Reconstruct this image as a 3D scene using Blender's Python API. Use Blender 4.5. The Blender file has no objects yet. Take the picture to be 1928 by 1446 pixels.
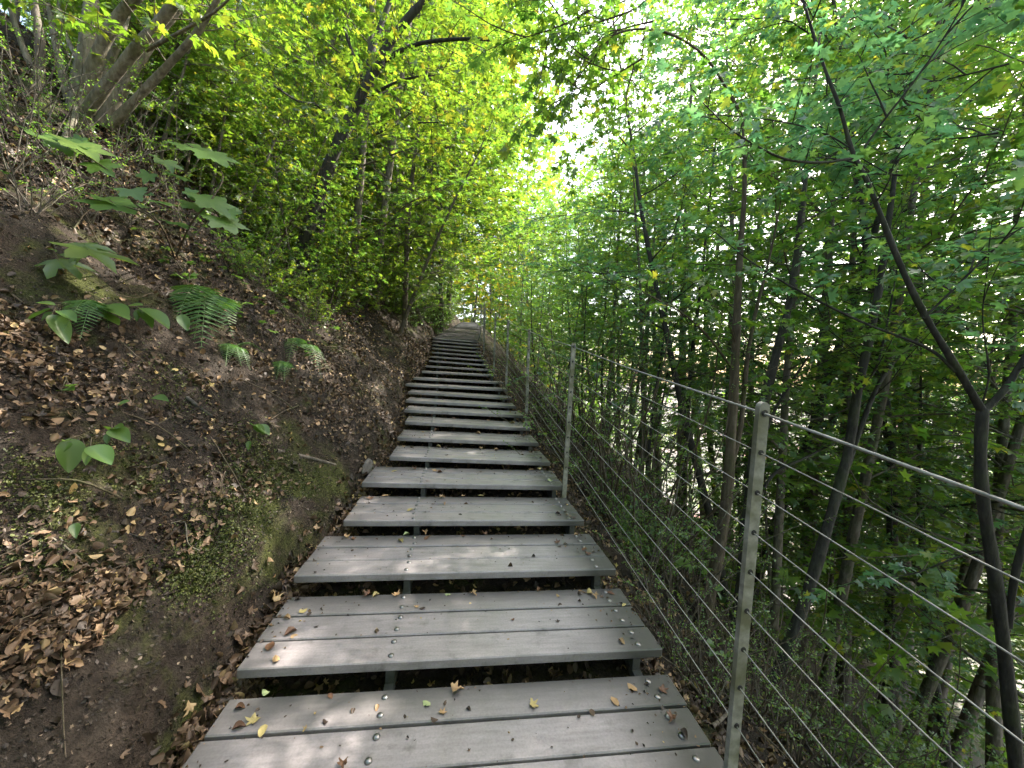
import bpy, bmesh, math, random
import numpy as np
from mathutils import Vector, Matrix
random.seed(7)
RNG = np.random.default_rng(11)
SC = bpy.context.scene
COL = SC.collection
PI = math.pi

# ------------------------------------------------------------------ camera
F_PX, W_PX, H_PX = 724.0, 1928.0, 1446.0
PITCH = math.atan(35/724.0)
ROLL = math.atan(0.045)
_F = np.array([0, math.cos(PITCH), -math.sin(PITCH)])
_U0 = np.array([0, math.sin(PITCH), math.cos(PITCH)])
_R0 = np.array([1.0, 0, 0])
_R = _R0*math.cos(ROLL) + _U0*math.sin(ROLL)
_U = _U0*math.cos(ROLL) - _R0*math.sin(ROLL)
# the eye is the world's origin
cam = bpy.data.cameras.new('camera')
cam.sensor_width = 36.0
cam.lens = 36.0*F_PX/W_PX
cam.clip_start = 0.02
cam.clip_end = 3000
camo = bpy.data.objects.new('camera', cam)
COL.objects.link(camo)
M = Matrix(((_R[0], _U[0], -_F[0], 0), (_R[1], _U[1], -_F[1], 0), (_R[2], _U[2], -_F[2], 0), (0, 0, 0, 1)))
camo.matrix_world = M
SC.camera = camo

def ray(px, py):
    d = _F + _R*((px-W_PX/2)/F_PX) + _U*((H_PX/2-py)/F_PX)
    return d/d[1]
def at(px, py, D):
    return ray(px, py)*D

# ------------------------------------------------------------------ helpers
def tag(o, label=None, cat=None, group=None, kind=None):
    if label: o['label'] = label
    if cat: o['category'] = cat
    if group: o['group'] = group
    if kind: o['kind'] = kind
    return o
def thing(name, label, cat, loc=(0, 0, 0), group=None):
    o = bpy.data.objects.new(name, None)
    o.empty_display_size = 0.1
    COL.objects.link(o)
    o.location = loc
    return tag(o, label, cat, group)
def link(name, me, parent=None):
    o = bpy.data.objects.new(name, me)
    COL.objects.link(o)
    if parent is not None: o.parent = parent
    return o
def np_mesh(name, V, Fc, mat=None, smooth=False, mats=None, midx=None):
    """V (n,3) array; Fc (m,k) int array with k equal for all faces"""
    me = bpy.data.meshes.new(name)
    V = np.asarray(V, dtype=np.float32); Fc = np.asarray(Fc, dtype=np.int32)
    m, k = Fc.shape
    me.vertices.add(len(V)); me.vertices.foreach_set('co', V.ravel())
    me.loops.add(m*k); me.loops.foreach_set('vertex_index', Fc.ravel())
    me.polygons.add(m)
    me.polygons.foreach_set('loop_start', np.arange(0, m*k, k, dtype=np.int32))
    if smooth: me.polygons.foreach_set('use_smooth', np.ones(m, dtype=bool))
    for x in (mats or ([mat] if mat else [])): me.materials.append(x)
    if midx is not None: me.polygons.foreach_set('material_index', np.asarray(midx, dtype=np.int32))
    me.update(calc_edges=True)
    return me

class Tubes:
    def __init__(self): self.V = []; self.F = []; self.n = 0
    def add(self, pts, rad, sides=7, cap=True):
        P = np.asarray(pts, float); n = len(P)
        if np.isscalar(rad): rad = [rad]*n
        T = np.zeros_like(P)
        T[1:-1] = P[2:]-P[:-2]; T[0] = P[1]-P[0]; T[-1] = P[-1]-P[-2]
        T /= (np.linalg.norm(T, axis=1)[:, None]+1e-9)
        a = np.array([0, 0, 1.0]) if abs(T[0][2]) < .9 else np.array([1.0, 0, 0])
        nrm = np.cross(T[0], a); nrm /= np.linalg.norm(nrm)
        ang = np.arange(sides)*2*PI/sides
        ca, sa = np.cos(ang)[:, None], np.sin(ang)[:, None]
        rings = []
        for i in range(n):
            nrm = nrm - T[i]*np.dot(nrm, T[i]); nrm /= (np.linalg.norm(nrm)+1e-9)
            b = np.cross(T[i], nrm)
            rings.append(P[i] + rad[i]*(ca*nrm + sa*b))
        V = np.concatenate(rings)
        j = np.arange(sides); k = (j+1) % sides
        fs = []
        for i in range(n-1):
            o = self.n+i*sides
            fs.append(np.stack([o+j, o+k, o+sides+k, o+sides+j], 1))
        self.V.append(V); self.F.append(np.concatenate(fs))
        self.n += n*sides
        if cap:
            tip = P[-1]+T[-1]*rad[-1]*.6
            self.V.append(tip[None]); o = self.n-sides
            # degenerate quad as tip cap
            self.F.append(np.stack([o+j, o+k, np.full(sides, self.n), np.full(sides, self.n)], 1))
            self.n += 1
    def mesh(self, name, mat, origin=(0, 0, 0)):
        V = np.concatenate(self.V)-np.asarray(origin)
        Q = np.concatenate(self.F)
        me = bpy.data.meshes.new(name)
        deg = Q[:, 2] == Q[:, 3]
        cnt = np.where(deg, 3, 4)
        loops = Q.ravel()[(np.stack([np.ones_like(deg), np.ones_like(deg), np.ones_like(deg), ~deg], 1)).ravel().astype(bool)]
        me.vertices.add(len(V)); me.vertices.foreach_set('co', V.astype(np.float32).ravel())
        me.loops.add(len(loops)); me.loops.foreach_set('vertex_index', loops.astype(np.int32))
        me.polygons.add(len(Q))
        st = np.concatenate([[0], np.cumsum(cnt)[:-1]]).astype(np.int32)
        me.polygons.foreach_set('loop_start', st)
        me.polygons.foreach_set('use_smooth', np.ones(len(Q), dtype=bool))
        me.materials.append(mat)
        me.update(calc_edges=True)
        return me

def catmull(P, n=6):
    P = np.asarray(P, float)
    Q = np.concatenate([[2*P[0]-P[1]], P, [2*P[-1]-P[-2]]])
    out = []
    for i in range(1, len(Q)-2):
        for t in np.linspace(0, 1, n, endpoint=False):
            a, b, c, d = Q[i-1], Q[i], Q[i+1], Q[i+2]
            out.append(.5*((2*b)+(-a+c)*t+(2*a-5*b+4*c-d)*t*t+(-a+3*b-3*c+d)*t**3))
    out.append(P[-1])
    return np.array(out)
def vhash(ix, iy, seed):
    h = (ix.astype(np.int64)*374761393 + iy.astype(np.int64)*668265263 + seed*1442695041) & 0x7fffffff
    h = ((h ^ (h >> 13))*1274126177) & 0x7fffffff
    h = (h ^ (h >> 16)) & 0xffff
    return h/65535.0
def vnoise(x, y, seed=0):
    x = np.asarray(x, float); y = np.asarray(y, float)
    ix = np.floor(x); iy = np.floor(y); fx = x-ix; fy = y-iy
    fx = fx*fx*(3-2*fx); fy = fy*fy*(3-2*fy)
    a = vhash(ix, iy, seed); b = vhash(ix+1, iy, seed); c = vhash(ix, iy+1, seed); d = vhash(ix+1, iy+1, seed)
    return (a*(1-fx)+b*fx)*(1-fy)+(c*(1-fx)+d*fx)*fy
def fbm(x, y, seed=0, o=4):
    s = 0; a = .5
    for i in range(o):
        s = s+a*vnoise(x*2**i, y*2**i, seed+i*17); a *= .5
    return s

# ------------------------------------------------------------------ materials
def new_mat(name):
    m = bpy.data.materials.new(name); m.use_nodes = True
    nt = m.node_tree; nt.nodes.clear()
    return m, nt, nt.nodes, nt.links
def nd(nt, t, **kw):
    n = nt.nodes.new(t)
    for k, v in kw.items():
        if k in n.inputs: n.inputs[k].default_value = v
        else: setattr(n, k, v)
    return n
def ramp(nt, fac, stops, interp='LINEAR'):
    r = nt.nodes.new('ShaderNodeValToRGB'); r.color_ramp.interpolation = interp
    e = r.color_ramp.elements
    while len(e) < len(stops): e.new(.5)
    for el, (p, c) in zip(e, stops):
        el.position = p; el.color = (*c, 1) if len(c) == 3 else c
    nt.links.new(fac, r.inputs[0])
    return r.outputs[0]
def noise(nt, scale, detail=4, rough=.6, vec=None, dist=0):
    n = nt.nodes.new('ShaderNodeTexNoise')
    n.inputs['Scale'].default_value = scale; n.inputs['Detail'].default_value = detail
    n.inputs['Roughness'].default_value = rough; n.inputs['Distortion'].default_value = dist
    if vec is not None: nt.links.new(vec, n.inputs['Vector'])
    return n.outputs['Fac']
def mixc(nt, fac, a, b, mode='MIX'):
    n = nt.nodes.new('ShaderNodeMix'); n.data_type = 'RGBA'; n.blend_type = mode
    for s, v in ((0, fac), (6, a), (7, b)):
        if isinstance(v, bpy.types.NodeSocket): nt.links.new(v, n.inputs[s])
        elif isinstance(v, (int, float)): n.inputs[s].default_value = v
        else: n.inputs[s].default_value = (*v, 1)
    return n.outputs[2]
def bump(nt, h, strength=.4, dist=.01):
    b = nt.nodes.new('ShaderNodeBump'); b.inputs['Strength'].default_value = strength
    b.inputs['Distance'].default_value = dist
    nt.links.new(h, b.inputs['Height']); return b.outputs[0]
def principled(nt, col, rough=.6, metal=0, nrm=None, spec=.5):
    p = nt.nodes.new('ShaderNodeBsdfPrincipled')
    for k, v in (('Base Color', col), ('Roughness', rough), ('Metallic', metal), ('Specular IOR Level', spec)):
        if isinstance(v, bpy.types.NodeSocket): nt.links.new(v, p.inputs[k])
        elif isinstance(v, tuple): p.inputs[k].default_value = (*v, 1)
        else: p.inputs[k].default_value = v
    if nrm is not None: nt.links.new(nrm, p.inputs['Normal'])
    o = nt.nodes.new('ShaderNodeOutputMaterial')
    nt.links.new(p.outputs[0], o.inputs[0])
    return p
def objcoord(nt, scale=None):
    t = nt.nodes.new('ShaderNodeTexCoord')
    if scale is None: return t.outputs['Object']
    m = nt.nodes.new('ShaderNodeMapping'); m.inputs['Scale'].default_value = scale
    nt.links.new(t.outputs['Object'], m.inputs[0]); return m.outputs[0]

def leaf_mat(name, stops, tstops, gloss=.06, rough=.4, tw=.55):
    """thin leaf: diffuse + translucent + a little gloss, each leaf with its own colour"""
    m, nt, N, L = new_mat(name)
    g = nt.nodes.new('ShaderNodeNewGeometry')
    rnd = g.outputs['Random Per Island']
    c = ramp(nt, rnd, stops); ct = ramp(nt, rnd, tstops)
    d = nd(nt, 'ShaderNodeBsdfDiffuse'); L.new(c, d.inputs[0])
    t = nd(nt, 'ShaderNodeBsdfTranslucent'); L.new(ct, t.inputs[0])
    mx = nd(nt, 'ShaderNodeMixShader'); mx.inputs[0].default_value = tw
    L.new(d.outputs[0], mx.inputs[1]); L.new(t.outputs[0], mx.inputs[2])
    gl = nd(nt, 'ShaderNodeBsdfGlossy'); gl.inputs['Roughness'].default_value = rough
    gl.inputs[0].default_value = (.9, .95, .9, 1)
    m2 = nd(nt, 'ShaderNodeMixShader'); m2.inputs[0].default_value = gloss
    L.new(mx.outputs[0], m2.inputs[1]); L.new(gl.outputs[0], m2.inputs[2])
    o = nd(nt, 'ShaderNodeOutputMaterial'); L.new(m2.outputs[0], o.inputs[0])
    return m
LEAF = {
 'green': leaf_mat('maple_leaf_green', [(0, (.035, .085, .018)), (.5, (.06, .12, .022)), (1, (.09, .15, .025))],
                   [(0, (.14, .33, .035)), (.6, (.24, .45, .045)), (.96, (.34, .48, .04)), (1, (.55, .50, .04))]),
 'dark': leaf_mat('maple_leaf_dark', [(0, (.045, .11, .065)), (.6, (.065, .14, .075)), (1, (.09, .155, .055))],
                  [(0, (.12, .33, .13)), (.7, (.20, .42, .11)), (.96, (.26, .44, .06)), (1, (.50, .52, .04))], gloss=.07),
 'lime': leaf_mat('maple_leaf_lime', [(0, (.05, .10, .014)), (.5, (.075, .125, .016)), (1, (.12, .15, .02))],
                  [(0, (.17, .34, .022)), (.6, (.27, .43, .027)), (.93, (.36, .44, .03)), (1, (.55, .46, .04))]),
 'yellow': leaf_mat('maple_leaf_yellow', [(0, (.2, .2, .02)), (1, (.35, .27, .03))],
                    [(0, (.55, .52, .03)), (1, (.75, .58, .05))]),
 'pale': leaf_mat('sapling_leaf_pale', [(0, (.05, .105, .018)), (.6, (.07, .13, .024)), (1, (.095, .15, .024))],
                  [(0, (.14, .30, .04)), (1, (.22, .38, .05))], gloss=.05, rough=.42, tw=.35),
 'fern': leaf_mat('fern_green', [(0, (.05, .12, .025)), (1, (.08, .16, .03))], [(0, (.1, .25, .03)), (1, (.16, .32, .03))], tw=.35),
 'ivy': leaf_mat('ground_cover_green', [(0, (.06, .14, .035)), (.6, (.10, .19, .04)), (1, (.14, .22, .04))],
                 [(0, (.18, .38, .05)), (1, (.30, .48, .05))], gloss=.08, tw=.4),
}
def fallen_mat(name, stops):
    m, nt, N, L = new_mat(name)
    g = nt.nodes.new('ShaderNodeNewGeometry')
    c = ramp(nt, g.outputs['Random Per Island'], stops)
    c = mixc(nt, .35, c, ramp(nt, noise(nt, 60, 3, vec=objcoord(nt)), [(.3, (.35, .3, .25)), (.7, (1, 1, 1))]), 'MULTIPLY')
    principled(nt, c, rough=.55, spec=.4)
    return m
LITTER = fallen_mat('leaf_litter_brown', [(0, (.022, .014, .008)), (.35, (.048, .029, .016)), (.62, (.088, .054, .029)), (.8, (.16, .098, .05)),
                                          (.93, (.27, .17, .085)), (.975, (.40, .28, .12)), (1, (.5, .38, .12))])
DRIFT = fallen_mat('leaf_litter_tan', [(0, (.035, .022, .013)), (.35, (.075, .046, .027)), (.65, (.14, .088, .052)), (.88, (.23, .15, .09)), (1, (.38, .27, .13))])
FALLEN = {'brown': fallen_mat('fallen_brown', [(0, (.09, .042, .022)), (1, (.14, .07, .035))]),
          'tan': fallen_mat('fallen_tan', [(0, (.36, .23, .12)), (1, (.42, .27, .13))]),
          'yellow': fallen_mat('fallen_yellow', [(0, (.38, .31, .12)), (1, (.43, .34, .14))]),
          'green': fallen_mat('fallen_green', [(0, (.30, .36, .15)), (1, (.36, .42, .2))]),
          'dark': fallen_mat('fallen_dark', [(0, (.03, .02, .015)), (1, (.05, .03, .02))])}

def bark_mat(name, dark, mid, light, moss=.0):
    m, nt, N, L = new_mat(name)
    v = objcoord(nt, (9, 9, 1.6))
    n1 = noise(nt, 3.0, 6, .65, v)
    c = ramp(nt, n1, [(.28, dark), (.5, mid), (.72, light)])
    n2 = noise(nt, 4, 4, .6, objcoord(nt))
    if moss: c = mixc(nt, ramp(nt, n2, [(.5, (0, 0, 0)), (.68, (moss,)*3)]), c, (.05, .07, .018))
    n3 = noise(nt, 14, 3, .5, objcoord(nt))
    c = mixc(nt, ramp(nt, n3, [(.6, (0, 0, 0)), (.72, (.5, .5, .5))]), c, light)
    principled(nt, c, .85, nrm=bump(nt, n1, .7, .02), spec=.25)
    return m
BARK = {'grey': bark_mat('bark_grey', (.05, .042, .034), (.12, .10, .08), (.22, .19, .16), .6),
        'pale': bark_mat('bark_pale', (.065, .055, .042), (.165, .142, .108), (.29, .26, .205), .5),
        'dark': bark_mat('bark_dark', (.018, .016, .016), (.042, .037, .034), (.08, .072, .062), .3),
        'brown': bark_mat('bark_brown', (.035, .026, .018), (.08, .06, .042), (.15, .12, .09), .5)}

def mat_tread():
    m, nt, N, L = new_mat('weathered_plank')
    v = objcoord(nt, (1.0, 9, 9))
    g1 = noise(nt, 6, 6, .6, v)
    blot = noise(nt, 5, 5, .6, objcoord(nt))
    fine = noise(nt, 120, 3, .6, objcoord(nt))
    c = ramp(nt, g1, [(.25, (.27, .247, .252)), (.5, (.345, .316, .323)), (.75, (.41, .378, .385))])
    c = mixc(nt, .55, c, ramp(nt, blot, [(.3, (.5, .49, .48)), (.6, (1, .97, .96))]), 'MULTIPLY')
    c = mixc(nt, .5, c, ramp(nt, fine, [(.35, (.7, .7, .7)), (.6, (1, 1, 1))]), 'MULTIPLY')
    g = nt.nodes.new('ShaderNodeNewGeometry')
    c = mixc(nt, .5, c, ramp(nt, g.outputs['Random Per Island'], [(0, (.72, .71, .72)), (1, (1, .98, .97))]), 'MULTIPLY')
    oi = nt.nodes.new('ShaderNodeObjectInfo')
    c = mixc(nt, .6, c, ramp(nt, oi.outputs['Random'], [(0, (.74, .72, .70)), (.5, (.95, .93, .92)), (1, (1, 1, 1))]), 'MULTIPLY')
    # dark stains at both ends and the back, with right-end shade painted in
    uv = nt.nodes.new('ShaderNodeUVMap'); uv.uv_map = 'stain_shade'
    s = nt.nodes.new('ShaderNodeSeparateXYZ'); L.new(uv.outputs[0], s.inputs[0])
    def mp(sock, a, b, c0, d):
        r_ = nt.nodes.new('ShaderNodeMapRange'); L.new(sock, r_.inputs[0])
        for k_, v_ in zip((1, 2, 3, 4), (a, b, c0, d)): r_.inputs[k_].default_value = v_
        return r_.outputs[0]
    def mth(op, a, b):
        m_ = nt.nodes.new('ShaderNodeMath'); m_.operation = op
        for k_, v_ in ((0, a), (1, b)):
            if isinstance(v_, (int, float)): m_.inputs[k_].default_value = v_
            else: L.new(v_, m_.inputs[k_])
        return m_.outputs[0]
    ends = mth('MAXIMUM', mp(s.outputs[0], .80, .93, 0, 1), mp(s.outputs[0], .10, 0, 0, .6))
    stain_shade = mth('MAXIMUM', ends, mp(s.outputs[1], .58, .98, 0, .95))
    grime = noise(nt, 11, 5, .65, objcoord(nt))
    st = mth('MULTIPLY', stain_shade, mp(mth('ADD', blot, mth('MULTIPLY', grime, .6)), .30, .80, .45, 1))
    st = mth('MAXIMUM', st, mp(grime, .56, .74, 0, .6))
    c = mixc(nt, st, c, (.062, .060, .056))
    r = ramp(nt, blot, [(.3, (.27,)*3), (.7, (.42,)*3)])
    principled(nt, c, r, nrm=bump(nt, fine, .12, .002), spec=.55)
    return m
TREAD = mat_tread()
def mat_steel(name, base, rough, moss=0, spotty=.5):
    m, nt, N, L = new_mat(name)
    n1 = noise(nt, 30, 5, .65, objcoord(nt)); n2 = noise(nt, 7, 4, .6, objcoord(nt))
    c = ramp(nt, n1, [(.3, tuple(x*.55 for x in base)), (.55, base), (.75, tuple(min(1, x*1.35) for x in base))])
    if moss: c = mixc(nt, ramp(nt, n2, [(.42, (0, 0, 0)), (.62, (moss,)*3)]), c, (.10, .10, .055))
    principled(nt, c, rough, .15, nrm=bump(nt, n1, .15, .002))
    return m
STEEL_POST = mat_steel('galvanised_post', (.27, .26, .23), .65, .9)
STEEL_WIRE = mat_steel('steel_wire', (.30, .295, .27), .66, .35)
STEEL_STR = mat_steel('stringer_steel', (.07, .068, .068), .7, .3)
def mat_plain(name, c, r=.5, metal=0):
    m, nt, N, L = new_mat(name); principled(nt, c, r, metal); return m
BOLT = mat_plain('bolt_steel', (.24, .235, .23), .38, 1.0)
RUBBER = mat_plain('hole_black', (.01, .01, .01), .6)

def mat_ground():
    m, nt, N, L = new_mat('forest_soil')
    oc = objcoord(nt)
    n1 = noise(nt, 2.2, 6, .65, oc); n2 = noise(nt, 22, 6, .7, oc); n3 = noise(nt, 90, 4, .6, oc)
    mo = noise(nt, 1.7, 5, .7, oc, .4)
    c = ramp(nt, n2, [(.3, (.014, .010, .008)), (.5, (.028, .0225, .0175)), (.68, (.052, .041, .032)), (.8, (.10, .08, .06))])
    c = mixc(nt, ramp(nt, n1, [(.40, (0, 0, 0)), (.6, (.8, .8, .8))]), c, ramp(nt, n3, [(.3, (.020, .0145, .011)), (.6, (.058, .041, .030)), (.75, (.12, .085, .058))]))
    c = mixc(nt, ramp(nt, mo, [(.52, (0, 0, 0)), (.64, (.8, .8, .8))]), c, ramp(nt, n3, [(.3, (.025, .032, .008)), (.7, (.085, .095, .02))]))
    # valley floor far below: pale sunlit gravel, meadow and tiled yards
    g = nt.nodes.new('ShaderNodeNewGeometry')
    s = nt.nodes.new('ShaderNodeSeparateXYZ'); L.new(g.outputs['Position'], s.inputs[0])
    mr = nt.nodes.new('ShaderNodeMapRange'); L.new(s.outputs[2], mr.inputs[0])
    mr.inputs[1].default_value = -11.; mr.inputs[2].default_value = -12.5
    vn = noise(nt, .05, 3, .5, oc)
    vc = ramp(nt, vn, [(.38, (.07, .095, .035)), (.46, (.17, .16, .145)), (.58, (.19, .175, .16)), (.64, (.18, .095, .08))])
    c = mixc(nt, mr.outputs[0], c, vc)
    hsum = nt.nodes.new('ShaderNodeMath'); hsum.operation = 'ADD'; L.new(n2, hsum.inputs[0]); L.new(n3, hsum.inputs[1])
    principled(nt, c, .9, nrm=bump(nt, hsum.outputs[0], .9, .025), spec=.2)
    return m
GROUND = mat_ground()
def mat_asphalt():
    m, nt, N, L = new_mat('asphalt')
    n2 = noise(nt, 80, 4, .7, objcoord(nt)); n1 = noise(nt, 1.5, 4, .6, objcoord(nt))
    c = ramp(nt, n2, [(.3, (.022, .023, .027)), (.7, (.05, .052, .06))])
    c = mixc(nt, .6, c, ramp(nt, n1, [(.3, (.6, .6, .6)), (.7, (1, 1, 1))]), 'MULTIPLY')
    principled(nt, c, .9, nrm=bump(nt, n2, .4, .004), spec=.15)
    return m
ASPHALT = mat_asphalt()
def mat_ramp():
    m, nt, N, L = new_mat('dark_plank')  # darker plank tone for the ramp, dull finish
    n = noise(nt, 8, 5, .6, objcoord(nt, (1, 6, 6)))
    c = ramp(nt, n, [(.3, (.03, .028, .03)), (.7, (.075, .07, .072))])
    principled(nt, c, .85, nrm=bump(nt, n, .3, .004), spec=.15)
    return m
RAMP = mat_ramp()
# ------------------------------------------------------------------ staircase geometry, read off the photograph
# every tread's front top edge: left end, right end (picture points); depth grows by one going each
TREAD_PX = [((443,1261),(1247,1222)), ((552,1085),(1160,1072)), ((647,980),(1101,980)), ((682,908),(1064,915)), ((734,859),(1037,870)),
            ((749,823),(1015,834)), ((762,793),(998,806)), ((762,771),(986,782)), ((764,753),(973,765)), ((768,737),(964,749)),
            ((763,723),(956,733)), ((778,711),(948,720)), ((794,698.5),(936,706)), ((802,688),(929,696)), ((808,678),(923,687)),
            ((811,670),(917,678)), ((813,662),(911,670)), ((814,654.5),(907,662.5)), ((814,648),(904,655)), ((814,641),(901,648.5)), ((816,636),(901,643))]
GOING = .47
treads = []
for i, (l, r) in enumerate(TREAD_PX):
    d = (3.053+i)*GOING
    w = .22/2
    treads.append((at(l[0], l[1], d-.14*.75), at(r[0], r[1], d+.14*.75)))
# one and two treads further down, towards and under the viewer
for k in range(3):
    L0, R0 = treads[0]
    stepv = np.array([-.065, .47, .074])
    treads.insert(0, (L0-stepv+np.array([.0, 0, 0]), R0-stepv))
# levels of the ramp and the path beyond
L22, R22 = treads[-1]
ramp_pts = []  # (left, right)
for D, lp, rp in ((14.5, 834, 902), (16.4, 846, 902), (20, 861, 902.5), (23.0, 866, 902.5)):
    z = .09*D if D == 16.4 else None
    zz = np.interp(D, [10.8, 14.5, 16.4, 20, 23.5], [R22[2], 1.19, 1.476, 2.07, 2.50])
    ramp_pts.append((np.array([(lp-964)/724*D, D, zz]), np.array([(rp-964)/724*D, D, zz])))
ctrlY, XLc, XRc, ZSc = [], [], [], []
for (a, b) in treads:
    ctrlY.append((a[1]+b[1])/2); XLc.append(a[0]); XRc.append(b[0]); ZSc.append((a[2]+b[2])/2)
for (a, b) in ramp_pts:
    ctrlY.append(a[1]); XLc.append(a[0]); XRc.append(b[0]); ZSc.append(a[2])
for y, xl, xr, z in ((25.5, -5.2, -3.0, 2.62), (28, -9.5, -5.8, 2.75), (33, -18, -12, 2.9), (45, -40, -32, 3.2), (60, -60, -52, 3.5)):
    ctrlY.append(y); XLc.append(xl); XRc.append(xr); ZSc.append(z)
y0 = ctrlY[0]
for k in (1, 6, 30):
    ctrlY.insert(0, y0-k); XLc.insert(0, XLc[0+0] if False else treads[0][0][0]+.14*k); XRc.insert(0, treads[0][1][0]+.14*k); ZSc.insert(0, (treads[0][0][2]+treads[0][1][2])/2-.157*k*(1 if k < 7 else .6))
ctrlY = np.array(ctrlY); XLc = np.array(XLc); XRc = np.array(XRc); ZSc = np.array(ZSc)
# smooth the ragged left edge for the soil to follow, a hand's breadth outside
def XL(y): return np.interp(y, ctrlY, XLc)
def XR(y): return np.interp(y, ctrlY, XRc)
def ZS(y): return np.interp(y, ctrlY, ZSc)
BANK_S = [0, .09, .17, .5, 1.0, 2.0, 3.4, 4.6, 7, 12, 20, 60, 500]
BANK_Z = [-.13, -.08, .17, .46, .90, 1.85, 3.3, 4.2, 5.3, 7.0, 8.5, 13, 30]
FALL_S = [0, .12, .5, 1.0, 2, 5, 10, 16, 24, 500]
FALL_Z = [.20, .27, .62, 1.08, 1.95, 4.5, 8.5, 12.5, 15.5, 17]
def ground_z(x, y, micro=True):
    x = np.asarray(x, float); y = np.asarray(y, float)
    xl, xr, zs = XL(y), XR(y), ZS(y)
    sl = np.maximum(xl-x, 0); sr = np.maximum(x-xr, 0)
    far = np.clip((y-3)/9, 0, 1)
    bz = np.interp(sl, BANK_S, BANK_Z)
    fz = np.interp(sr, FALL_S, FALL_Z)
    z = np.where(sl > 0, zs+bz, np.where(sr > 0, zs-fz, zs-.165))
    # beyond the bend the hillside also drops away
    back = np.clip((y-27-(-x-6)*.55)/30, 0, 1)
    z = z-back*9
    if micro:
        a = np.clip(sl/.4, 0, 1)*np.clip(1-(sl-9)/20, .3, 1)
        b = np.clip(sr/.3, 0, 1)
        m = np.maximum(a, b)
        z = z+m*(.34*(fbm(x*1.1, y*1.1, 3)-.47)+.19*(fbm(x*4.5, y*4.5, 9)-.47)+.085*(fbm(x*15, y*15, 5, 3)-.44))
        z = z+(1-m)*.03*(fbm(x*6, y*6, 2)-.5)
    return z
def hit(px, py, d0=.5, d1=80):
    r = ray(px, py)
    D = np.linspace(d0, d1, 4000)
    P = D[:, None]*r
    below = P[:, 2] < ground_z(P[:, 0], P[:, 1])
    i = int(np.argmax(below)) if below.any() else len(D)-1
    return P[max(i, 0)]
def on_ground(x, y, up=0): return np.array([x, y, float(ground_z(x, y))+up])
def at_az(px, D):
    r = ray(px, 690); return r[0]*D, D

def axis(lo, hi, core_lo, core_hi, fine, growth=1.13):
    a = list(np.arange(core_lo, core_hi, fine)); s = fine
    while a[-1] < hi: s *= growth; a.append(a[-1]+s)
    s = fine
    while a[0] > lo: s *= growth; a.insert(0, a[0]-s)
    return np.array(a)
gx = axis(-600, 600, -4.4, 3.4, .042); gy = axis(-200, 700, .1, 6.5, .042, 1.06)
GX, GY = np.meshgrid(gx, gy)
GZ = ground_z(GX, GY)
V = np.stack([GX.ravel(), GY.ravel(), GZ.ravel()], 1)
nx, ny = len(gx), len(gy)
ii = (np.arange(ny-1)[:, None]*nx+np.arange(nx-1)[None]).ravel()
ground = link('ground', np_mesh('ground', V, np.stack([ii, ii+1, ii+nx+1, ii+nx], 1), GROUND, True))
tag(ground, 'dark forest soil of the bank and the slope under the stairs', kind='structure')

# ------------------------------------------------------------------ the staircase
stair_root = thing('staircase', 'weathered grey plank staircase with open risers climbing along the earth bank', 'staircase', tuple(treads[2][0]))
SO = treads[2][0]
def chamfer_box(bm, o, u, v, w, lu, lv, lw, c=.004):
    """box from o: along u, v, and down w, edges chamfered; returns its faces' verts"""
    r = bmesh.ops.create_cube(bm, size=1)
    vs = r['verts']
    for q in vs:
        a = Vector((q.co.x+.5, q.co.y+.5, q.co.z+.5))
        q.co = Vector(o)+Vector(u)*(a.x*lu)+Vector(v)*(a.y*lv)-Vector(w)*((1-a.z)*lw)
    if c:
        es = list({e for q in vs for e in q.link_edges})
        bmesh.ops.bevel(bm, geom=es, offset=c, segments=1, affect='EDGES', profile=.5)
bolt_me = None
def bolt_mesh():
    V, Fc = [], []
    n = 10
    prof = [(.0118, -.001), (.0118, .002), (.0098, .005), (.006, .0068)]
    for (r, z) in prof:
        for k in range(n): V.append((r*math.cos(k*2*PI/n), r*math.sin(k*2*PI/n), z))
    for i in range(len(prof)-1):
        for k in range(n):
            a = i*n+k; b = i*n+(k+1) % n; Fc.append((a, b, b+n, a+n))
    me = bpy.data.meshes.new('bolt'); Fc.append(tuple(range(len(V)-n, len(V))))
    me.from_pydata(V, [], Fc); me.materials.append(BOLT)
    for p in me.polygons: p.use_smooth = True
    return me
bolt_me = bolt_mesh()
PL, GAP, TH = .1375, .0105, .038
lines = {'a': [], 'b': []}
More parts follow.
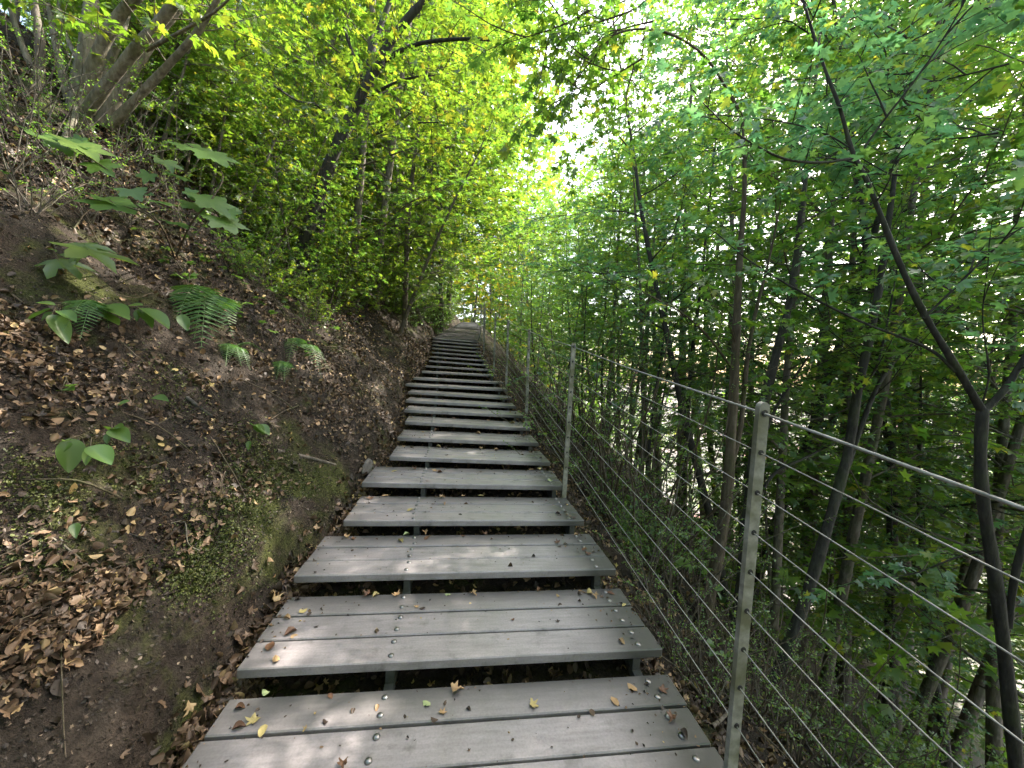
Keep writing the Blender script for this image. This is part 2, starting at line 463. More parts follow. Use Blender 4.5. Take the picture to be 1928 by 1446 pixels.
for i, (L_, R_) in enumerate(treads):
    u = R_-L_; lu = np.linalg.norm(u); u = u/lu
    v = np.array([-u[1], u[0], 0]); v /= np.linalg.norm(v)
    w = np.cross(u, v)
    bm = bmesh.new()
    uvl = bm.loops.layers.uv.new('stain_shade')
    wob = [(random.uniform(-.004, .004), random.uniform(-.002, .002)) for _ in range(3)]
    for p in range(3):
        o = L_ + u*wob[p][0] + v*(p*(PL+GAP)) + w*(wob[p][1] if i < 6 else 0)
        chamfer_box(bm, o, u, v, w, lu, PL, TH)
    for f in bm.faces:
        for lp in f.loops:
            d = np.array(lp.vert.co)-L_
            uu = float(np.dot(d, u)); vv = float(np.dot(d, v))
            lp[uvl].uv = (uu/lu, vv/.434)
    # extra cuts so the stains and painted shade stay near the ends
    me = bpy.data.meshes.new('tread')
    bm.to_mesh(me); bm.free()
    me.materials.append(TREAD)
    # local frame: x along the tread so the grain follows it
    Ml = Matrix(((u[0], v[0], w[0], L_[0]), (u[1], v[1], w[1], L_[1]), (u[2], v[2], w[2], L_[2]), (0, 0, 0, 1)))
    me.transform(Ml.inverted())
    t = link('tread', me, stair_root)
    t.matrix_local = Matrix.Translation(-Vector(SO)) @ Ml
    for nm, off in (('b', lu-.095), ('a', max(lu-1.10, .10))):
        lines[nm].append(L_+u*off)
        if 2 <= i < 10:
            for p in range(3):
                for q in (.033, .106):
                    b = link('bolt', bolt_me, t)
                    b.location = (off+random.uniform(-.006, .006), p*(PL+GAP)+q+random.uniform(-.004, .004), 0.0005)
# steel stringers, stepped: an inclined box with an upright bracket under every tread
for nm in ('a', 'b'):
    pts = np.array(lines[nm])
    # iron out the kinks of the picked points
    tt = np.arange(len(pts)); pts[:, 0] = np.polyval(np.polyfit(tt, pts[:, 0], 3), tt)
    bm = bmesh.new()
    for i in range(len(pts)-1):
        a = pts[i]-np.array([0, 0, TH+.075]); b = pts[i+1]-np.array([0, 0, TH+.075])
        d = b-a; l = np.linalg.norm(d); d /= l
        u = np.array([d[1], -d[0], 0]); u /= np.linalg.norm(u)
        w = np.cross(u, d)
        chamfer_box(bm, a-u*.018, u, d, w, .036, l, .09, 0)
        h = b[2]-a[2]
        dd = np.array([d[0], d[1], 0]); dd /= np.linalg.norm(dd)
        chamfer_box(bm, pts[i]-np.array([0, 0, TH+.0015])-u*.016+dd*.03, u, dd, np.array([0, 0, 1.]), .032, .36, .10, 0)
    me = bpy.data.meshes.new('stringer'); bm.to_mesh(me); bm.free(); me.materials.append(STEEL_STR)
    me.transform(Matrix.Translation(-Vector(SO)))
    link('stringer', me, stair_root)

# plank ramp above the last tread, then asphalt
def along(y0, y1, step):
    return np.arange(y0, y1, step)
bm = bmesh.new()
ys = along(11.0, 16.3, .15)
for i in range(len(ys)):
    ya, yb = ys[i], ys[i]+.143
    a = np.array([XL(ya), ya, ZS(ya)]); b = np.array([XR(ya), ya, ZS(ya)])
    c = np.array([XL(yb), yb, ZS(yb)])
    u = np.array([1., 0.12, 0]); u /= np.linalg.norm(u)
    d = np.array([0, 1, (ZS(yb)-ZS(ya))/(yb-ya)]); d /= np.linalg.norm(d); d = d-u*np.dot(d, u); d /= np.linalg.norm(d)
    w = np.cross(u, d)
    chamfer_box(bm, a-u*.02+w*random.uniform(-.002, .002), u, d, w, (b[0]-a[0])/u[0], .143, .04, 0)
me = bpy.data.meshes.new('plank_ramp'); bm.to_mesh(me); bm.free(); me.materials.append(RAMP)
uvl = me.uv_layers.new(name='stain_shade')
arr = np.zeros(len(me.loops)*2, dtype=np.float32); arr[0::2] = .85; uvl.data.foreach_set('uv', arr)
me.transform(Matrix.Translation(-Vector(SO)))
link('plank_ramp', me, stair_root)
ys = np.concatenate([np.arange(16.32, 27, .4), np.arange(27, 60, 1.5)])
V, Fc = [], []
K = 7
for y in ys:
    for k in range(K):
        f = k/(K-1); x = XL(y)*(1-f)+XR(y)*f
        V.append((x, y, ZS(y)+.015*math.sin(PI*f)))
    V.insert(len(V), (XR(y), y, ZS(y)-.3)); V.append((XL(y), y, ZS(y)-.3))
n = K+2
for i in range(len(ys)-1):
    for k in range(n):
        a = i*n+k; b = i*n+(k+1) % n
        Fc.append((a, b, b+n, a+n))
path = link('path', np_mesh('path', V, Fc, ASPHALT))
tag(path, 'dark asphalt path bending left at the top of the stairs', kind='structure')

# ------------------------------------------------------------------ railing: posts and nine steel ropes
rail_posts = []   # (top, base height below the top)
PX_POSTS = [((1435,775),1.10), ((1080,652),2.95), ((996.5,623),4.78), ((957,606),6.62), ((933,591),8.45), ((913.5,580),10.3), ((906,575),12.1)]
tops = [at(p[0], p[1], d) for p, d in PX_POSTS]
st = tops[0]-tops[1]
tops.insert(0, tops[0]+st*1.0); tops.insert(0, tops[0]+st)
for y in (14.0, 16.0, 18.0, 20.0, 22.0, 23.4):
    tops.append(np.array([XR(y)+.08, y, ZS(y)+1.05]))
# the cross run closing the bend
for p, d in (((889,571),24.2), ((874,569.5),25.2), ((857.5,568),26.3), ((838,566),27.5), ((815,563),28.8), ((790,560),30.3)):
    tops.append(at(p[0], p[1], d))
tops = np.array(tops)
rail_root = thing('cable_railing', 'thin galvanised post railing with nine taut steel ropes along the open side of the stairs', 'railing', tuple(tops[2]))
RO = tops[2]
def tangent(i):
    a = tops[max(i-1, 0)]; b = tops[min(i+1, len(tops)-1)]; d = b-a; return d/np.linalg.norm(d)
lean = np.array([-.012, 0, 1.0]); lean /= np.linalg.norm(lean)
lean0 = np.array([.012, 0, 1.0]); lean0 /= np.linalg.norm(lean0)
for i, tp in enumerate(tops):
    d = tangent(i); d = np.array([d[0], d[1], 0]); d /= np.linalg.norm(d)
    up = lean0 if i <= 3 else lean
    s = np.cross(d, up); s /= np.linalg.norm(s)
    Wd, Dp, Ln = .0165, .0085, 1.42
    if i > 14: Wd, Dp = .026, .02
    # square tube with a rounded head
    prof = []
    for k in range(9):
        a = PI*k/8; prof.append((math.cos(a)*Wd, -.008+math.sin(a)*Wd*1.1))
    prof = [(Wd, -Ln)]+prof+[(-Wd, -Ln)]
    V = [tp+s*x+up*(z+.018)+d*Dp for x, z in prof]+[tp+s*x+up*(z+.018)-d*Dp for x, z in prof]
    n = len(prof)
    Fc = [tuple(range(n)), tuple(range(2*n-1, n-1, -1))]+[(k, k+n, (k+1) % n+n, (k+1) % n) for k in range(n)]
    mi = [0]*len(Fc)
    if i <= 6:
        for h in range(9):           # dark bushings where the ropes pass through
            c = tp-up*(.117*h if h else .004)
            for sg in (1, -1):
                b0 = len(V)
                for k in range(10):
                    a = 2*PI*k/10; V.append(c+d*(sg*(Dp+.0022))+s*math.cos(a)*(.0075 if h else .0105)+up*math.sin(a)*(.0075 if h else .0105))
                for k in range(10):
                    a = 2*PI*k/10; V.append(c+d*(sg*(Dp-.002))+s*math.cos(a)*.0085+up*math.sin(a)*.0085)
                Fc.append(tuple(range(b0, b0+10))); mi.append(1)
                for k in range(10): Fc.append((b0+k, b0+(k+1) % 10, b0+10+(k+1) % 10, b0+10+k)); mi.append(1)
    me = bpy.data.meshes.new('post')
    me.from_pydata([tuple(np.asarray(v)-RO) for v in V], [], Fc)
    me.materials.append(STEEL_POST); me.materials.append(RUBBER)
    me.polygons.foreach_set('material_index', mi); me.update()
    link('post', me, rail_root)
def rope(name, pts, r, twist_until=3.2, pitch=.075):
    """stranded rope: the near length with six modelled strands, the rest round"""
    V, Fc = [], []
    tb = Tubes()
    P = np.array(pts)
    near = P[P[:, 1] < twist_until]; far = P[P[:, 1] >= near[-1][1]]
    if len(near) > 1:
        seg = []
        for a, b in zip(near[:-1], near[1:]):
            m = max(2, int(np.linalg.norm(b-a)/.011)); seg += [a+(b-a)*k/m for k in range(m)]
        seg.append(near[-1]); seg = np.array(seg)
        D = np.gradient(seg, axis=0); D /= np.linalg.norm(D, axis=1)[:, None]
        S = np.cross(D, np.array([0, 0, 1.])); S /= np.linalg.norm(S, axis=1)[:, None]; U = np.cross(S, D)
        ln = np.concatenate([[0], np.cumsum(np.linalg.norm(np.diff(seg, axis=0), axis=1))])
        ns = 18
        ang = np.arange(ns)*2*PI/ns
        ph = ln/pitch*2*PI/1.0
        rr = r*(1+.16*np.cos(6*(ang[None]-ph[:, None]/3)))
        VV = seg[:, None]+S[:, None]*(np.cos(ang)[None]*rr)[..., None]+U[:, None]*(np.sin(ang)[None]*rr)[..., None]
        tb.V.append(VV.reshape(-1, 3))
        j = np.arange(ns); k = (j+1) % ns
        for i in range(len(seg)-1):
            o = i*ns; tb.F.append(np.stack([o+j, o+k, o+ns+k, o+ns+j], 1))
        tb.n = len(seg)*ns
    if len(far) > 1: tb.add(far, [r if q[1] < 9 else min(.0045, r+(q[1]-9)*.00025) for q in far], 6)
    link(name, tb.mesh(name, STEEL_WIRE, RO), rail_root)
for h in range(9):
    pts = []
    for i, tp in enumerate(tops):
        up = lean0 if i <= 3 else lean
        q = tp-up*(.117*h if h else .004)
        if pts:
            mid = (pts[-1]+q)/2; mid[2] -= (.006 if h else .010)
            pts.append(mid)
        pts.append(q)
    rope('top_rope' if h == 0 else 'wire_rope', pts, .0033 if h == 0 else .0016, 3.4 if h == 0 else 1.6, .075 if h == 0 else .035)
# ------------------------------------------------------------------ leaves
def lobed(angles_r, centre_lift=.0, droop=.25, fold=.12):
    """leaf outline in polar form about a point near the stalk; returns verts, fan triangles"""
    pts = [(0, 0, 0)]
    for a, r in angles_r:
        a = math.radians(a); x, y = r*math.sin(a), r*math.cos(a)
        pts.append((x, y+.0, -droop*(x*x+y*y)*.9+fold*abs(x)))
    V = np.array(pts); n = len(angles_r)
    Fc = np.array([(0, 1+i, 1+(i+1) % n) for i in range(n)])[:, ::-1]
    return V, Fc
def maple(droop=.3, fold=.15, jit=0, seed=0):
    rg = np.random.default_rng(seed)
    half = [(0, 1.0), (13, .70), (24, .46), (40, .74), (52, .97), (66, .66), (82, .44), (100, .62), (116, .70), (140, .36), (172, .22)]
    full = half+[(-a, r) for a, r in half[1:][::-1]]
    full = [(a+rg.normal()*jit*4, r*(1+rg.normal()*jit*.1)) for a, r in full]
    return lobed(full, droop=droop, fold=fold)
def maple_small(droop=.3, fold=.15):
    half = [(0, 1.0), (26, .46), (52, .95), (84, .46), (114, .68), (165, .25)]
    return lobed(half+[(-a, r) for a, r in half[1:][::-1]], droop=droop, fold=fold)
def oval(wid=.42, droop=.3, fold=.2, n=5):
    V = [(0, -.0, 0)]
    ys = np.linspace(0, 1, n+1)
    L_, R_ = [], []
    pts = []
    for y in ys[1:-1]:
        w = wid*math.sin(PI*y**.8)**.8
        pts.append((w, y))
    outline = pts+[(0, 1.0)]+[(-w, y) for w, y in pts[::-1]]
    V += [(x, y, -droop*y*y+fold*abs(x)) for x, y in outline]
    m = len(outline)
    Fc = [(0, 1+i, 2+i) for i in range(m-1)]
    return np.array(V), np.array(Fc)[:, ::-1]
T_NEAR = [maple(.25, .18, 1, 1), maple(.45, .05, 1, 2), maple(.12, .28, 1, 3), maple(.5, .22, 1, 4)]
T_FAR = [maple_small(.25, .15), maple_small(.5, .05), maple_small(.1, .3)]
def sapling_leaf(seed):
    rg_ = np.random.default_rng(seed)
    half = [(0, 1.0), (6, .84), (11, .80), (16, .66), (23, .60), (29, .52), (36, .66), (43, .72), (50, .92), (56, .80), (63, .74), (70, .60), (80, .50), (92, .55), (103, .64), (112, .70), (122, .56), (138, .42), (170, .2)]
    full = half+[(-a, r) for a, r in half[1:][::-1]]
    return lobed([(a+rg_.normal()*.8, r*(1+rg_.normal()*.035)) for a, r in full], droop=rg_.uniform(.05, .18), fold=rg_.uniform(.05, .2))
T_SAP = [sapling_leaf(k) for k in range(4)]
T_WIDE = [oval(.27, .22, .28, 10), oval(.30, .35, .15, 10), oval(.25, .12, .35, 10)]
T_OVAL = [oval(.38, .3, .25), oval(.45, .5, .1), oval(.34, .1, .35)]

class Leaves:
    def __init__(self): self.P = []; self.T = []; self.N = []; self.S = []
    def add(self, p, t, n, s): self.P.append(p); self.T.append(t); self.N.append(n); self.S.append(s)
    def __len__(self): return len(self.P)
def leaves_mesh(name, P, T, N, S, temps, mat, origin=(0, 0, 0), seed=0, smooth=False):
    rg = np.random.default_rng(seed)
    P = np.asarray(P, float)-np.asarray(origin); T = np.asarray(T, float); N = np.asarray(N, float); S = np.asarray(S, float)
    T = T/(np.linalg.norm(T, axis=1)[:, None]+1e-9)
    N = N-T*np.sum(N*T, axis=1)[:, None]; N /= (np.linalg.norm(N, axis=1)[:, None]+1e-9)
    B = np.cross(T, N)
    pick = rg.integers(0, len(temps), len(P))
    Vs, Fs, off = [], [], 0
    for k, (tv, tf) in enumerate(temps):
        sel = np.where(pick == k)[0]
        if not len(sel): continue
        sx = S[sel]*rg.uniform(.85, 1.15, len(sel)); sy = S[sel]; sz = S[sel]*rg.uniform(.4, 1.6, len(sel))
        W = (P[sel][:, None]+(tv[None, :, 0]*sx[:, None])[..., None]*B[sel][:, None]
             + (tv[None, :, 1]*sy[:, None])[..., None]*T[sel][:, None]+(tv[None, :, 2]*sz[:, None])[..., None]*N[sel][:, None])
        m = len(tv)
        Fs.append((tf[None]+(np.arange(len(sel))*m)[:, None, None]+off).reshape(-1, 3))
        Vs.append(W.reshape(-1, 3)); off += len(sel)*m
    return np_mesh(name, np.concatenate(Vs), np.concatenate(Fs), mat, smooth)

UP = np.array([0, 0, 1.0])
def unit(v): return v/(np.linalg.norm(v)+1e-9)
class Grower:
    """twigs and leaves for one plant"""
    def __init__(self, seed, leaf=.06, jitter=.45, pale=1.0):
        self.r = np.random.default_rng(seed); self.wood = Tubes(); self.lv = Leaves(); self.leaf = leaf; self.j = jitter
    def spray(self, p, d, L, step=None, wood=True):
        r = self.r; lf = self.leaf
        step = step or lf*1.15
        n = max(2, int(L/step))
        d = unit(d); side = unit(np.cross(d, UP)+1e-6)
        pts = [p]; q = p.copy(); dd = d.copy()
        for i in range(n):
            dd = unit(dd+np.array([0, 0, -.05])+r.normal(size=3)*.08)
            q = q+dd*step; pts.append(q.copy())
            for sg in (-1, 1):
                if r.random() < .12: continue
                s = lf*r.uniform(.6, 1.25)
                t = unit(side*sg*r.uniform(.6, 1.1)+dd*r.uniform(.2, .9)+np.array([0, 0, r.uniform(-.45, .1)]))
                nn = UP*1.0+r.normal(size=3)*self.j
                self.lv.add(q+t*s*r.uniform(.3, .8), t, nn, s)
        self.lv.add(q+dd*lf*.3, dd, UP+r.normal(size=3)*self.j, lf*r.uniform(.8, 1.2))
        if wood: self.wood.add(pts[::2] if len(pts) > 4 else pts, list(np.linspace(.0035, .0014, len(pts[::2] if len(pts) > 4 else pts))), 4, False)
    def branch(self, p, d, L, rad, depth=1, spread=1.0, up=.10, gap=.16, bare=.25, twl=(.22, .5)):
        r = self.r; n = max(4, int(L/.22))
        pts = [np.array(p, float)]; dd = unit(np.array(d, float))
        dirs = [dd]
        for i in range(n):
            dd = unit(dd+np.array([0, 0, up])*.5+r.normal(size=3)*.11)
            pts.append(pts[-1]+dd*L/n); dirs.append(dd)
        rads = list(np.linspace(rad, max(.002, rad*.25), n+1))
        self.wood.add(pts, rads, 5 if rad < .02 else 6, False)
        self.twigs(pts, depth, spread, gap, bare, twl)
    def twigs(self, pts, depth=0, spread=1.0, gap=.16, bare=.25, twl=(.22, .5)):
        r = self.r; pts = np.array(pts)
        seg = np.linalg.norm(np.diff(pts, axis=0), axis=1); cum = np.concatenate([[0], np.cumsum(seg)]); L = cum[-1]
        t = L*bare; sg = 1
        while t < L:
            i = min(len(seg)-1, int(np.searchsorted(cum, t)-1)); f = (t-cum[i])/(seg[i]+1e-9)
            p = pts[i]+(pts[i+1]-pts[i])*f; d = unit(pts[i+1]-pts[i])
            side = unit(np.cross(d, UP)+r.normal(size=3)*.35)*sg; sg = -sg
            td = unit(d*r.uniform(.35, .9)+side*r.uniform(.7, 1.1)*spread+np.array([0, 0, r.uniform(-.15, .3)]))
            l = r.uniform(*twl)*(1-.45*t/L)
            if depth > 0: self.branch(p, td, l*2.1, .006, depth-1, spread, .04, gap*.9, .12, twl)
            else: self.spray(p, td, l)
            t += gap*r.uniform(.7, 1.4)
        self.spray(pts[-1], pts[-1]-pts[-2], twl[1]*.8)

# ------------------------------------------------------------------ trees that follow the photograph limb by limb
def limb(pix, dflt=None):
    """[(px, py, depth, radius)] -> smooth points and radii; depth None keeps the last"""
    P, R_ = [], []
    for q in pix:
        P.append(at(q[0], q[1], q[2])); R_.append(q[3]/math.hypot(1, (q[0]-964)/724)**.9)
    n = 5
    S = catmull(P, n); rr = np.interp(np.linspace(0, len(P)-1, len(S)), np.arange(len(P)), R_)
    return S, list(rr)
def hero(name, label, cat, group, limbs, barkm, leafm, seed, leaf=.055, jitter=.5, temps=T_NEAR, extra=None):
    """limbs: dict(p=[(px,py,D,r)...], gap, bare, twl, depth, side) ; the first gives the base"""
    g = Grower(seed, leaf, jitter)
    base = None
    for lb in limbs:
        S, rr = limb(lb['p'])
        if lb.get('ground'):
            # carry the foot down into the soil
            p = S[0]; gz = float(ground_z(p[0], p[1]))
            if gz < p[2]-.02:
                k = max(2, int((p[2]-gz)/.3)+1)
                dirn = unit(S[0]-S[3]); dirn = dirn/abs(dirn[2]) if dirn[2] < -.3 else np.array([0, 0, -1.])
                foot = p+dirn*(p[2]-gz)*.6
                foot[2] = float(ground_z(foot[0], foot[1]))-.12
                S = np.concatenate([[foot], S]); rr = [rr[0]*1.35]+rr
            else:
                S[0][2] = min(S[0][2], gz-.08)
        rr = [a*(1+.07*math.sin(7.3*i+seed)) for i, a in enumerate(rr)]
        g.wood.add(S, rr, 10 if rr[0] > .03 else 6)
        if base is None: base = S[0].copy()
        if lb.get('gap'):
            g.twigs(S, lb.get('depth', 0), lb.get('side', 1.0), lb['gap'], lb.get('bare', .25), lb.get('twl', (.25, .55)))
    if extra: extra(g)
    o = thing(name, label, cat, tuple(base), group)
    link('trunk', g.wood.mesh('trunk', BARK[barkm], base), o)
    if len(g.lv): link('crown', leaves_mesh('crown', g.lv.P, g.lv.T, g.lv.N, g.lv.S, temps, LEAF[leafm], base, seed), o)
    return o, g

def add_canopy(cells, seed, L=(.7, 1.2), twl=(.25, .5), gap=.2):
    """extra leafy boughs entering the picture: (px,py,D, dirx,diry,dirz)"""
    def f(g):
        for (px, py, D, dx, dy, dz) in cells:
            g.branch(at(px, py, D), np.array([dx, dy, dz]), g.r.uniform(*L), .008, 1, 1., .05, gap, .1, twl)
    return f

# right: the forked young maple close to the stairs
hero('young_maple', 'slender dark maple forking in a Y outside the railing beside the nearest post', 'tree', 'young maples on the slope below the stairs', [
  dict(p=[(1925,1560,2.3,.056),(1902,1330,2.3,.052),(1878,1120,2.3,.047),(1852,950,2.3,.044),(1846,860,2.3,.042),(1850,770,2.3,.040)], ground=1),
  dict(p=[(1850,775,2.3,.034),(1800,690,2.3,.027),(1745,600,2.33,.024),(1700,510,2.36,.022),(1660,410,2.4,.019),(1632,340,2.43,.017),(1605,285,2.46,.015),(1580,200,2.5,.013),(1553,130,2.54,.011),(1527,50,2.58,.010),(1500,-40,2.62,.009)], gap=.30, bare=.4, depth=1, twl=(.18,.36)),
  dict(p=[(1850,775,2.3,.032),(1890,735,2.3,.028),(1935,665,2.28,.025),(2010,560,2.25,.022),(2080,420,2.2,.02)], gap=.2, depth=1, twl=(.2,.45)),
  dict(p=[(1607,298,2.45,.011),(1545,306,2.40,.009),(1480,300,2.33,.008),(1420,272,2.28,.006),(1372,240,2.22,.004),(1320,190,2.2,.003)], gap=.12, depth=0, bare=.2),
  dict(p=[(1612,300,2.45,.010),(1660,232,2.4,.009),(1712,165,2.33,.008),(1765,90,2.27,.007),(1815,5,2.2,.006),(1850,-80,2.15,.004)], gap=.13, depth=1, twl=(.2,.4)),
  dict(p=[(1606,282,2.46,.007),(1560,255,2.5,.006),(1500,235,2.55,.005),(1420,222,2.6,.004),(1330,215,2.65,.003)], gap=.14),
  dict(p=[(1800,700,2.3,.016),(1745,655,2.36,.013),(1620,605,2.5,.010),(1500,545,2.62,.008),(1410,490,2.72,.006),(1350,440,2.8,.004)], gap=.12, bare=.4),
  dict(p=[(1738,600,2.33,.011),(1800,540,2.28,.009),(1870,470,2.22,.007),(1935,420,2.17,.005),(2000,380,2.1,.004)], gap=.12, depth=1, twl=(.2,.4)),
  dict(p=[(1850,760,2.3,.008),(1862,700,2.25,.007),(1850,600,2.2,.005),(1860,500,2.12,.004)], gap=.13),
  dict(p=[(1898,1180,2.3,.030),(1912,1080,2.28,.030),(1945,960,2.25,.026),(2000,800,2.2,.022)]),
  dict(p=[(1880,1030,2.3,.009),(1800,1050,2.4,.008),(1720,1080,2.5,.006),(1640,1090,2.6,.004)], gap=.15),
], 'dark', 'dark', 21, leaf=.050, jitter=.42,
 extra=add_canopy([(1700,330,3.2,-.5,.3,.1),(1880,250,3.0,-.4,.5,.1),(1900,120,3.0,-.4,.5,.1),(1750,130,3.1,-.5,.3,0),(1690,60,3.1,.5,.3,.1)], 3, L=(.5,.9), gap=.16))

hero('slope_maple', 'straight dark maple leaning right, its trunk crossing the ropes right of the nearest post', 'tree', 'maples on the slope below the stairs', [
  dict(p=[(1440,1330,3.5,.075),(1492,1200,3.55,.066),(1535,1070,3.6,.060),(1570,950,3.65,.056),(1597,850,3.7,.053),(1614,740,3.75,.050),(1636,640,3.8,.047),(1652,560,3.85,.042),(1668,450,3.9,.036),(1686,320,4.0,.028),(1700,200,4.1,.02),(1720,60,4.2,.012)], ground=1, gap=.28, bare=.45, depth=1, twl=(.3,.6)),
  dict(p=[(1596,880,3.7,.03),(1630,780,3.75,.027),(1665,705,3.8,.024),(1715,650,3.9,.020),(1790,590,4.0,.014),(1900,520,4.1,.008)], gap=.22, depth=1, twl=(.3,.6)),
  dict(p=[(1613,745,3.75,.018),(1650,690,3.85,.015),(1672,600,3.95,.012),(1690,500,4.0,.008)], gap=.22, depth=0, twl=(.3,.6)),
], 'dark', 'green', 22, leaf=.052)
hero('slope_maple', 'dark twin stemmed maple on the slope, the first trunk left of the nearest post', 'tree', 'maples on the slope below the stairs', [
  dict(p=[(1300,1290,3.2,.070),(1330,1150,3.25,.064),(1352,1040,3.3,.058),(1368,940,3.35,.052),(1378,800,3.4,.047),(1384,680,3.45,.043),(1388,590,3.5,.038),(1393,480,3.55,.03),(1402,350,3.6,.022),(1398,220,3.7,.014)], ground=1, gap=.24, bare=.5, depth=1, twl=(.28,.55)),
  dict(p=[(1372,900,3.36,.026),(1395,800,3.42,.024),(1404,700,3.5,.022),(1420,600,3.6,.018),(1450,480,3.7,.012),(1470,380,3.8,.007)], gap=.2, bare=.4, depth=1, twl=(.28,.55)),
  dict(p=[(1376,690,3.43,.013),(1330,630,3.4,.010),(1285,590,3.36,.008),(1240,565,3.3,.006),(1190,540,3.25,.004)], gap=.14, twl=(.25,.5)),
  dict(p=[(1398,220,3.7,.014),(1330,110,3.6,.012),(1250,60,3.5,.010),(1170,60,3.4,.008),(1110,100,3.3,.006),(1085,150,3.25,.004)], gap=.16, bare=.3, depth=0, twl=(.2,.4)),
], 'brown', 'green', 23, leaf=.052, extra=add_canopy([(1230,40,3.4,-.8,.1,-.1),(1190,20,3.3,-.8,.2,-.25),(1160,60,3.3,-.7,.2,-.4),(1110,20,3.2,-.7,.1,-.3),(1210,110,3.4,-.6,.3,-.2),(1250,-20,3.4,-.9,.1,0)], 4, L=(.5,.8), gap=.17))
hero('slope_maple', 'dark leaning maple rising behind the nearest railing post', 'tree', 'maples on the slope below the stairs', [
  dict(p=[(1385,1240,3.9,.085),(1398,1100,3.95,.076),(1408,980,4.0,.070),(1420,860,4.05,.062),(1442,745,4.1,.056),(1462,665,4.15,.052),(1482,590,4.2,.046),(1497,500,4.3,.038),(1510,380,4.4,.028),(1535,240,4.5,.018)], ground=1, gap=.28, bare=.5, depth=1, twl=(.3,.6)),
  dict(p=[(1428,850,4.06,.026),(1455,780,4.15,.022),(1490,720,4.25,.018),(1540,640,4.4,.012),(1570,560,4.5,.007)], gap=.2, depth=1, twl=(.3,.6)),
  dict(p=[(1405,1000,4.0,.03),(1450,900,4.1,.022),(1520,860,4.2,.016),(1600,820,4.4,.01)], gap=.25, twl=(.3,.5)),
], 'dark', 'green', 24, leaf=.052)

# left bank
b = hit(150, 225); D = b[1]
hero('bank_tree', 'pale grey multi-stemmed tree fanning out from one broad foot at the top of the bank', 'tree', 'trees on the left bank', [
  dict(p=[(150,262,D,0.1687*D/4),(150,190,D,0.1332*D/4),(160,120,D,0.1021*D/4),(170,40,D+.05,0.0888*D/4),(176,-60,D+.1,0.0799*D/4),(190,-260,D+.3,0.0533*D/4)], ground=1, gap=.4, bare=.55, depth=1, twl=(.3,.7)),
  dict(p=[(160,180,D,0.1066*D/4),(190,90,D-.05,0.0755*D/4),(225,30,D-.1,0.0666*D/4),(265,-20,D-.15,0.0622*D/4),(340,-140,D-.3,0.0444*D/4)], gap=.35, bare=.5, depth=1, twl=(.3,.7)),
  dict(p=[(128,275,D-.15,0.1066*D/4),(160,215,D-.2,0.0755*D/4),(205,155,D-.25,0.0640*D/4),(262,85,D-.3,0.0604*D/4),(318,20,D-.35,0.0533*D/4),(350,-40,D-.4,0.0444*D/4),(400,-160,D-.5,0.0266*D/4)], gap=.3, bare=.5, depth=1, twl=(.3,.7)),
  dict(p=[(190,235,D+.1,0.0888*D/4),(240,150,D+.1,0.0622*D/4),(290,75,D+.1,0.0488*D/4),(345,0,D+.1,0.0444*D/4),(380,-90,D+.1,0.0355*D/4)], gap=.3, bare=.5, depth=1, twl=(.3,.7)),
  dict(p=[(148,205,D-.2,0.0444*D/4),(122,260,D-.4,0.0400*D/4),(107,320,D-.6,0.0355*D/4),(102,400,D-.75,0.0400*D/4)]),
  dict(p=[(165,210,D+.15,0.0840*D/4),(200,130,D+.2,0.0600*D/4),(228,60,D+.25,0.0504*D/4),(250,-20,D+.3,0.0420*D/4),(270,-140,D+.4,0.0240*D/4)], gap=.4, bare=.5, twl=(.3,.6)),
  dict(p=[(205,240,D-.1,0.0600*D/4),(258,185,D-.15,0.0480*D/4),(310,130,D-.2,0.0408*D/4),(372,60,D-.3,0.0336*D/4),(420,-20,D-.4,0.0240*D/4)], gap=.3, bare=.5, depth=1, twl=(.3,.6)),
  dict(p=[(120,230,D-.1,0.0600*D/4),(70,150,D-.1,0.0420*D/4),(40,80,D-.1,0.0360*D/4),(15,0,D-.1,0.0288*D/4)], gap=.4, bare=.5, twl=(.3,.6)),
  dict(p=[(275,95,D-.3,.02),(340,60,D-.5,.016),(400,25,D-.7,.012),(440,-10,D-.8,.008)], gap=.18, twl=(.25,.5)),
  dict(p=[(130,190,D,.05),(108,100,D+.1,.04),(98,40,D+.2,.035),(84,-30,D+.3,.03)], gap=.3, bare=.5, twl=(.3,.6)),
  dict(p=[(150,120,D,.03),(122,60,D+.1,.025),(112,0,D+.2,.02),(118,-60,D+.3,.015)], gap=.3, bare=.5, twl=(.3,.6)),
], 'pale', 'lime', 31, leaf=.055)
b = hit(72, 165); D = b[1]
hero('bank_tree', 'thin grey stem standing alone left of the pale multi-stemmed tree', 'tree', 'trees on the left bank', [
  dict(p=[(72,175,D,.05),(76,90,D,.045),(66,20,D,.04),(58,-60,D,.03),(50,-200,D,.02)], ground=1, gap=.35, bare=.3, depth=1, twl=(.3,.7)),
], 'grey', 'lime', 32, leaf=.055)
b = hit(558, 520); D = b[1]
